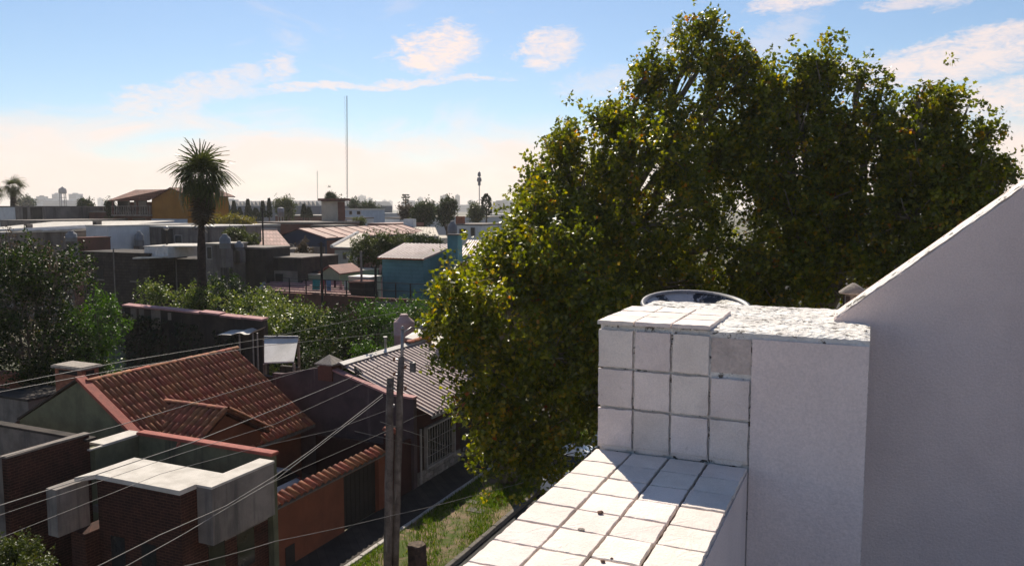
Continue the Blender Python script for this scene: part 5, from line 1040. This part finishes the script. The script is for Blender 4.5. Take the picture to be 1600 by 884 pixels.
flat_house('dark low extension under the plane tree edge right of the teal house', 716, 800, 410, 62, 5, 'rust_wall', 'roof_pale', .12, 'extension', 'building'); flat_house('pale low yard wall right of the teal house under the tree edge', 690, 790, 436, 60, .3, 'grey_wall', 'concrete', .1, 'yard_wall', 'wall')
# --- brick tower, white house, factory
t, b_ = flat_house('square brown concrete tower with flat cap right of centre-left mast', 502, 526, 311, 135, 2.2, 'cream_wall', 'concrete_dark', .4, 'concrete_tower', 'tower'); MB().box(b_[1] + .001, b_[1] + .05, b_[2] + .3, b_[3], 0, b_[4] - .5).build('dark_side', 'rust_wall', t)
x0, x1, y, z = span(499, 530, 311, 134.5); MB().box(x0, x1 + .3, y - .4, y + 2.8, z - .3, z + .1).build('cap_slab', 'rust_wall', t)
t, b_ = flat_house('small white two-storey house with windows right of the brown tower', 530, 566, 326, 160, 8, 'blue_white', 'white_roof', .3, wins=[(534, 539, 330, 335), (546, 550, 330, 335), (558, 563, 330, 335)])
flat_house('white low house front below the two-storey white house', 533, 560, 340, 150, 5, 'white_wall', 'concrete', .2, wins=[(536, 542, 344, 349)])
flat_house('red flat roof beyond the round olive tree', 575, 612, 349, 130, 10, 'rust_wall', 'roof_red', .5, 'red_roof_block', 'building'); flat_house('hazy white block behind the red flat roof', 596, 625, 340, 170, 8, 'white_wall', 'concrete', .3)
flat_house('brown flat building behind the navy workshop', 395, 490, 347, 125, 12, 'rust_wall', 'concrete', .3, 'flat_brown_building', 'building', wins=[(410, 418, 351, 356)]); flat_house('grey block between the navy workshop and the brown tower', 486, 520, 352, 120, 6, 'concrete_dark', 'concrete', .2, 'grey_block', 'building')
x0, x1, y, z = span(338, 500, 322, 250); t = thing('factory', 'long far factory with white saw-tooth roof behind the conifers', 'factory', ((x0 + x1) / 2, y + 20, 0)); MB().box(x0, x1, y, y + 40, 0, z).build('wall', 'city_dark', t)
ns = 26
for i in range(ns): a = x0 + (x1 - x0) * i / ns; w_ = (x1 - x0) / ns; MB().extr([(a, y, z), (a + w_ * .95, y, z), (a + w_ * .95, y, z + .25), (a + w_ * .2, y, z + 1.6)], (0, 40, 0)).build('roof_light', 'white_roof', t)
GV = 'filler roofs between the nearer houses and the far city'
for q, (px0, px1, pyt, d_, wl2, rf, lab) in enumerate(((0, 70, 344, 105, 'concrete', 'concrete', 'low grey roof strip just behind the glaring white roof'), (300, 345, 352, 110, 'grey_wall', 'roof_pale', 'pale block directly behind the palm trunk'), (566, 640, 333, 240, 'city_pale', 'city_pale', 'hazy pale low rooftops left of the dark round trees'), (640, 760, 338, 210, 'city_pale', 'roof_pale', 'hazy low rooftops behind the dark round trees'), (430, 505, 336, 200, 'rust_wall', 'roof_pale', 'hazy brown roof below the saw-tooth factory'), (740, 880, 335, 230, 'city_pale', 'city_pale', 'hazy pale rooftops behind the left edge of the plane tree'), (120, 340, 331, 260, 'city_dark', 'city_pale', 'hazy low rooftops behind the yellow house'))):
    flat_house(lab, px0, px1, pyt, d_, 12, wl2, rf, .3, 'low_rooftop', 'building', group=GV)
# --- middle-distance trees
GM = 'trees among the far rooftops'
def mtree(label, px, py, rx, ry, d, m, n=200, ls=None, more=(), name='round_tree', **kw):
    bl = [pblob(px, py, rx, ry, d)] + [pblob(*q, d) for q in more]; c = bl[0][0]; ls = ls or d / F * 2.6
    return tree(name, label, (c[0], c[1], 0), bl, int(n * 2.2), 10, ls, ls * 1.4, m, 'bark', max(.2, d * .003), group=GM, **kw)
mtree('round olive tree left of the teal house', 590, 385, 40, 26, 72, 'leaf_olive', 520, .17, [(570, 395, 25, 20), (612, 378, 30, 14)])
mtree('dark bushy tree behind the ribbed teal house roof', 655, 380, 34, 14, 78, 'leaf_deep', 260, .18, [(675, 384, 20, 10)])
mtree('pale green willowy tree beside the saw-tooth factory', 444, 322, 17, 17, 180, 'leaf_olive', 320, .35, [(452, 328, 10, 12)])
mtree('dark round tree right of the long cream roof, left one', 661, 334, 21, 20, 140, 'leaf_deep', 320, .3)
mtree('dark round tree right of the long cream roof, right one', 700, 325, 20, 20, 150, 'leaf_deep', 320, .3, [(690, 335, 14, 14)])
mtree('olive tree between the dark round trees and the column cypress', 744, 332, 14, 15, 165, 'leaf_olive', 220, .33)
mtree('brown tree at the left of the dark round trees', 637, 332, 12, 12, 150, 'leaf_brown', 160, .3)
mtree('dark tree behind the small white two-storey house', 575, 326, 16, 13, 190, 'leaf_deep', 240, .35, [(552, 318, 12, 8), (590, 332, 12, 9)])
mtree('dark tree topping the brown tower cap', 516, 309, 8, 4, 150, 'leaf_deep', 80, .3)
mtree('yellow autumn bush right of the palm crown', 360, 345, 30, 9, 110, 'leaf_yellow', 260, .22, [(385, 348, 16, 8), (340, 350, 16, 7)])
mtree('dull green tree beside the far water tower', 132, 322, 12, 9, 170, 'leaf_deep', 180, .33)
mtree('small dark tree left of the yellow house', 172, 326, 6, 13, 124, 'leaf_deep', 140, .22)
mtree('small green tree behind the navy workshop side', 476, 398, 12, 20, 82, 'leaf_brown', 160, .18); mtree('sparse yellowish tree in front of the brown-roofed house', 368, 368, 18, 14, 76, 'leaf_olive', 120, .15, twigs=.5)
mtree('low green tree in front of the pink tiled roof', 390, 377, 16, 9, 84, 'leaf_olive', 150, .18); mtree('yellowish tree right of the small white house', 560, 350, 12, 9, 140, 'leaf_olive', 120, .28)
def cypress(label, px, pyt, pyb, w, d, m='leaf_conifer', name='cypress'):
    k = d / F; b_ = P(px, pyb, d=d); t_ = P(px, pyt, d=d); h = t_.z - b_.z; n_ = 700; u = rng.random(n_) ** .8; a = rng.uniform(0, 6.28, n_)
    flat = pyb - pyt > 0 and name == 'column_cypress'; rr = (w * k / 2) * (np.minimum(1, (1 - u) * (4 if flat else 1.25) + .06)) * rng.uniform(.6, 1.1, n_)
    pos = np.stack([b_.x + rr * np.cos(a), b_.y + rr * np.sin(a), b_.z + u * h], 1); ax = np.stack([np.cos(a) * .5, np.sin(a) * .5, np.full(n_, .9)], 1)
    t = thing(name, label, 'tree', (b_.x, b_.y, 0), 'conifers on the skyline'); leaves('crown', pos, ax, rng.uniform(.8, 1.3, n_) * k * 3.2, m, t, DIAM, 0); MB().tube([(b_.x, b_.y, 0), (b_.x, b_.y, b_.z + h * .5)], [.35, .12], 6).build('trunk', 'bark', t)
for px, pt_, w_, lab in ((356, 316, 8, 'first small dark conifer right of the palm, leftmost of the row'), (366, 316, 8, 'second small dark conifer of the row right of the palm'), (388, 313, 9, 'tallest pointed dark conifer of the row before the factory'), (375, 326, 7, 'short squat conifer between taller ones before the factory'), (411, 316, 7, 'slim dark conifer left of the pale green willowy tree'), (421, 312, 6, 'thin dark conifer touching the pale green willowy tree'), (475, 321, 8, 'dark conifer pair right of the willowy tree, left one'), (483, 326, 9, 'dark conifer pair right of the willowy tree, right one')):
    cypress(lab, px, pt_, 341, w_, 170)
cypress('dark round-headed bush among the conifers before the factory', 400, 327, 348, 18, 160, name='dark_bush')
cypress('dark column-shaped cypress near the plane tree', 760, 305, 338, 15, 160, name='column_cypress')
# araucaria-like pine on the skyline
c = P(634, 325, d=230); t = thing('tiered_pine', 'small tiered dark pine on the skyline left of the round trees', 'tree', (c.x, c.y, 0), 'conifers on the skyline'); k = 230 / F
MB().tube([(c.x, c.y, 0), P(634, 304, d=230)], [.5, .15], 6).build('trunk', 'bark', t); pp, aa = [], []
for py, r_ in ((305, 4), (309, 5), (313, 3), (317, 4)):
    q = P(634, py, d=230); a = rng.uniform(0, 6.28, 90); rr = r_ * k * rng.random(90) ** .5; pp.append(np.stack([q.x + rr * np.cos(a), q.y + rr * np.sin(a), q.z + rng.normal(0, .12, 90)], 1)); aa.append(np.stack([np.cos(a), np.sin(a), a * 0 + .2], 1))
leaves('crown', np.concatenate(pp), np.concatenate(aa), .5, 'leaf_conifer', t)
# ================================================================== masts
def mast(label, px, pyt, d, r, antenna=False):
    b_ = P(px, 325, d=d); tp = P(px + .0, pyt, d=d); t = thing('radio_mast', label, 'mast', (b_.x, b_.y, 0), 'radio masts'); hw = r
    for a in range(3): an = a * 2.094; MB().tube([(b_.x + hw * math.cos(an), b_.y + hw * math.sin(an), 0), (tp.x + hw * .6 * math.cos(an), tp.y + hw * .6 * math.sin(an), tp.z)], r * .28, 4).build('rail', 'city_dark', t)
    b = MB(); n_ = int(tp.z / (hw * 3))
    for i in range(n_): z0, z1 = tp.z * i / n_, tp.z * (i + 1) / n_; an = (i % 3) * 2.094; b.tube([(b_.x + hw * math.cos(an), b_.y + hw * math.sin(an), z0), (b_.x + hw * math.cos(an + 2.094), b_.y + hw * math.sin(an + 2.094), z1)], r * .2, 3)
    b.build('lattice', 'city_dark', t)
    if antenna:
        for py, q in ((276, .9), (284, 1.3), (290, .8)): z = P(px, py, d=d).z; MB().lathe((b_.x, b_.y, z), [(q * .5, 0), (q * .55, .6), (q * .4, 1.2)], 8).build('antenna', 'city_dark', t)
mast('tall thin lattice radio mast rising alone into the sky', 542, 150, 250, .17)
mast('shorter radio mast with antennas near the column cypress', 749, 268, 230, .16, True)
mast('very thin faint mast left of the brown tower', 496, 267, 420, .16)
# ================================================================== far city skyline in the haze
GC = 'tower blocks on the far skyline'
def block(label, px, w, pyt, d, m='city_pale'):
    d = d * 2.0
    k = d / F; c = P(px, 325, d=d); z = P(px, pyt, d=d).z; ww = w * k / 2; t = thing('tower_block', label, 'building', (c.x, c.y, 0), GC); dp = min(ww, 14)
    b = MB().box(c.x - ww, c.x + ww, c.y, c.y + dp * 1.4, 0, z).build('shaft', m, t)
    MB().box(c.x - ww * .35, c.x + ww * .3, c.y + dp * .3, c.y + dp, z + .01, z + max(2.0, 1.6 * k)).build('roof_plant', m, t)
    for q in range(3): zz = z - (q + 1) * max(3.2, 2.2 * k); MB().box(c.x - ww * .9, c.x + ww * .9, c.y - .25, c.y - .02, zz, zz + max(1.4, .8 * k)).build('window_band', 'city_dark', t)
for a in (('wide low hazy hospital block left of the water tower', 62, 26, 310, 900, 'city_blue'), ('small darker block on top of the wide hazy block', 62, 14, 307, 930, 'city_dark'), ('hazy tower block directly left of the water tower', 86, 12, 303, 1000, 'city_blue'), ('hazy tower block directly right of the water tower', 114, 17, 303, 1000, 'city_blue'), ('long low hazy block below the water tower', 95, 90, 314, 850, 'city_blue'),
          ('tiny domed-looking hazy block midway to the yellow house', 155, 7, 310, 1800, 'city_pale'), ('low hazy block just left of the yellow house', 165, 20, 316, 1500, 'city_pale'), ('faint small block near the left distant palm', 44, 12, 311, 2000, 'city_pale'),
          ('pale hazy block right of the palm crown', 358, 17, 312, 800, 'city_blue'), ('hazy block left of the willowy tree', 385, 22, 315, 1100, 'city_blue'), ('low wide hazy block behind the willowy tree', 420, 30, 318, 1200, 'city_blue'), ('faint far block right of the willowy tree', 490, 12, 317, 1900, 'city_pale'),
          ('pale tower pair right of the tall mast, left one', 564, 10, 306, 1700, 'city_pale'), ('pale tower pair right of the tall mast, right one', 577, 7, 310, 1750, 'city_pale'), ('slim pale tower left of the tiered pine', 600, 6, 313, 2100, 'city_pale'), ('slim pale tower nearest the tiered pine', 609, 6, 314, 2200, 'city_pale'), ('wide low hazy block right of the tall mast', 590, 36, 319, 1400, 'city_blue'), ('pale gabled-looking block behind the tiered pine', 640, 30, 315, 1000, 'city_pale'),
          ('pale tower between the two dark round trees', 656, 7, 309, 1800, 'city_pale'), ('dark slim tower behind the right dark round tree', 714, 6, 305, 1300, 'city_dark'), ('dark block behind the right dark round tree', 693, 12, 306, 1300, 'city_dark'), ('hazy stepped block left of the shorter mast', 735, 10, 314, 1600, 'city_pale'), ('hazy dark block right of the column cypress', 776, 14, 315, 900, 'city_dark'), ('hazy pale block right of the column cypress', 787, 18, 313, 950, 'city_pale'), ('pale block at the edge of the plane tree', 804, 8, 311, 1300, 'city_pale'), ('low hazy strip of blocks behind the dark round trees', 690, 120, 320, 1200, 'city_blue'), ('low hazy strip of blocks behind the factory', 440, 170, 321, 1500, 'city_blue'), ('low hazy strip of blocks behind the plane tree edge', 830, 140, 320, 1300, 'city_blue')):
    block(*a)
mtree('far green treetops left of the low hazy shed', 40, 319, 16, 5, 420, 'leaf_deep', 200, 1.0); mtree('far treetop left of the tall mast', 532, 322, 7, 4, 300, 'leaf_deep', 80, .7)
# far water tower
c = P(99, 325, d=700); k = 700 / F; t = thing('water_tower', 'distant water tower on legs between two hazy blocks', 'water tower', (c.x, c.y, 0)); zt_ = P(99, 302, d=700).z
MB().lathe((c.x, c.y, zt_ - .5), [(2.6, 0), (3.2, .8), (3.2, 3.2), (2.6, 4.6), (.8, 5.6), (.4, 6.2)], 14).build('bowl', 'city_dark', t, True)
for a in range(4): an = a * math.pi / 2 + .5; MB().tube([(c.x + 3.2 * math.cos(an), c.y + 3.2 * math.sin(an), 0), (c.x + 2.5 * math.cos(an), c.y + 2.5 * math.sin(an), zt_)], .35, 5).build('leg', 'city_dark', t)
for z in (zt_ - 4, zt_ - 8): MB().lathe((c.x, c.y, z), [(2.9, 0), (2.9, .4), (2.6, .4), (2.6, 0)], 8).build('brace_ring', 'city_dark', t)
# ================================================================== haze
hz = bpy.data.materials.new('haze_air'); hz.use_nodes = True; h_ = hz.node_tree; h_.nodes.clear(); ho = h_.nodes.new('ShaderNodeOutputMaterial'); hv = h_.nodes.new('ShaderNodeVolumePrincipled')
hv.inputs['Color'].default_value = (1, .97, .94, 1); hv.inputs['Density'].default_value = .0002; hv.inputs['Anisotropy'].default_value = .2; h_.links.new(hv.outputs[0], ho.inputs['Volume']); MATS['haze_air'] = hz
hb = MB().box(-5400, 5400, -5400, 5400, -1.2, 75).build('haze', 'haze_air', loc=(0, 0, -1.2)); tag(hb, 'thin pale haze lying over the whole town', 'haze', kind='stuff')
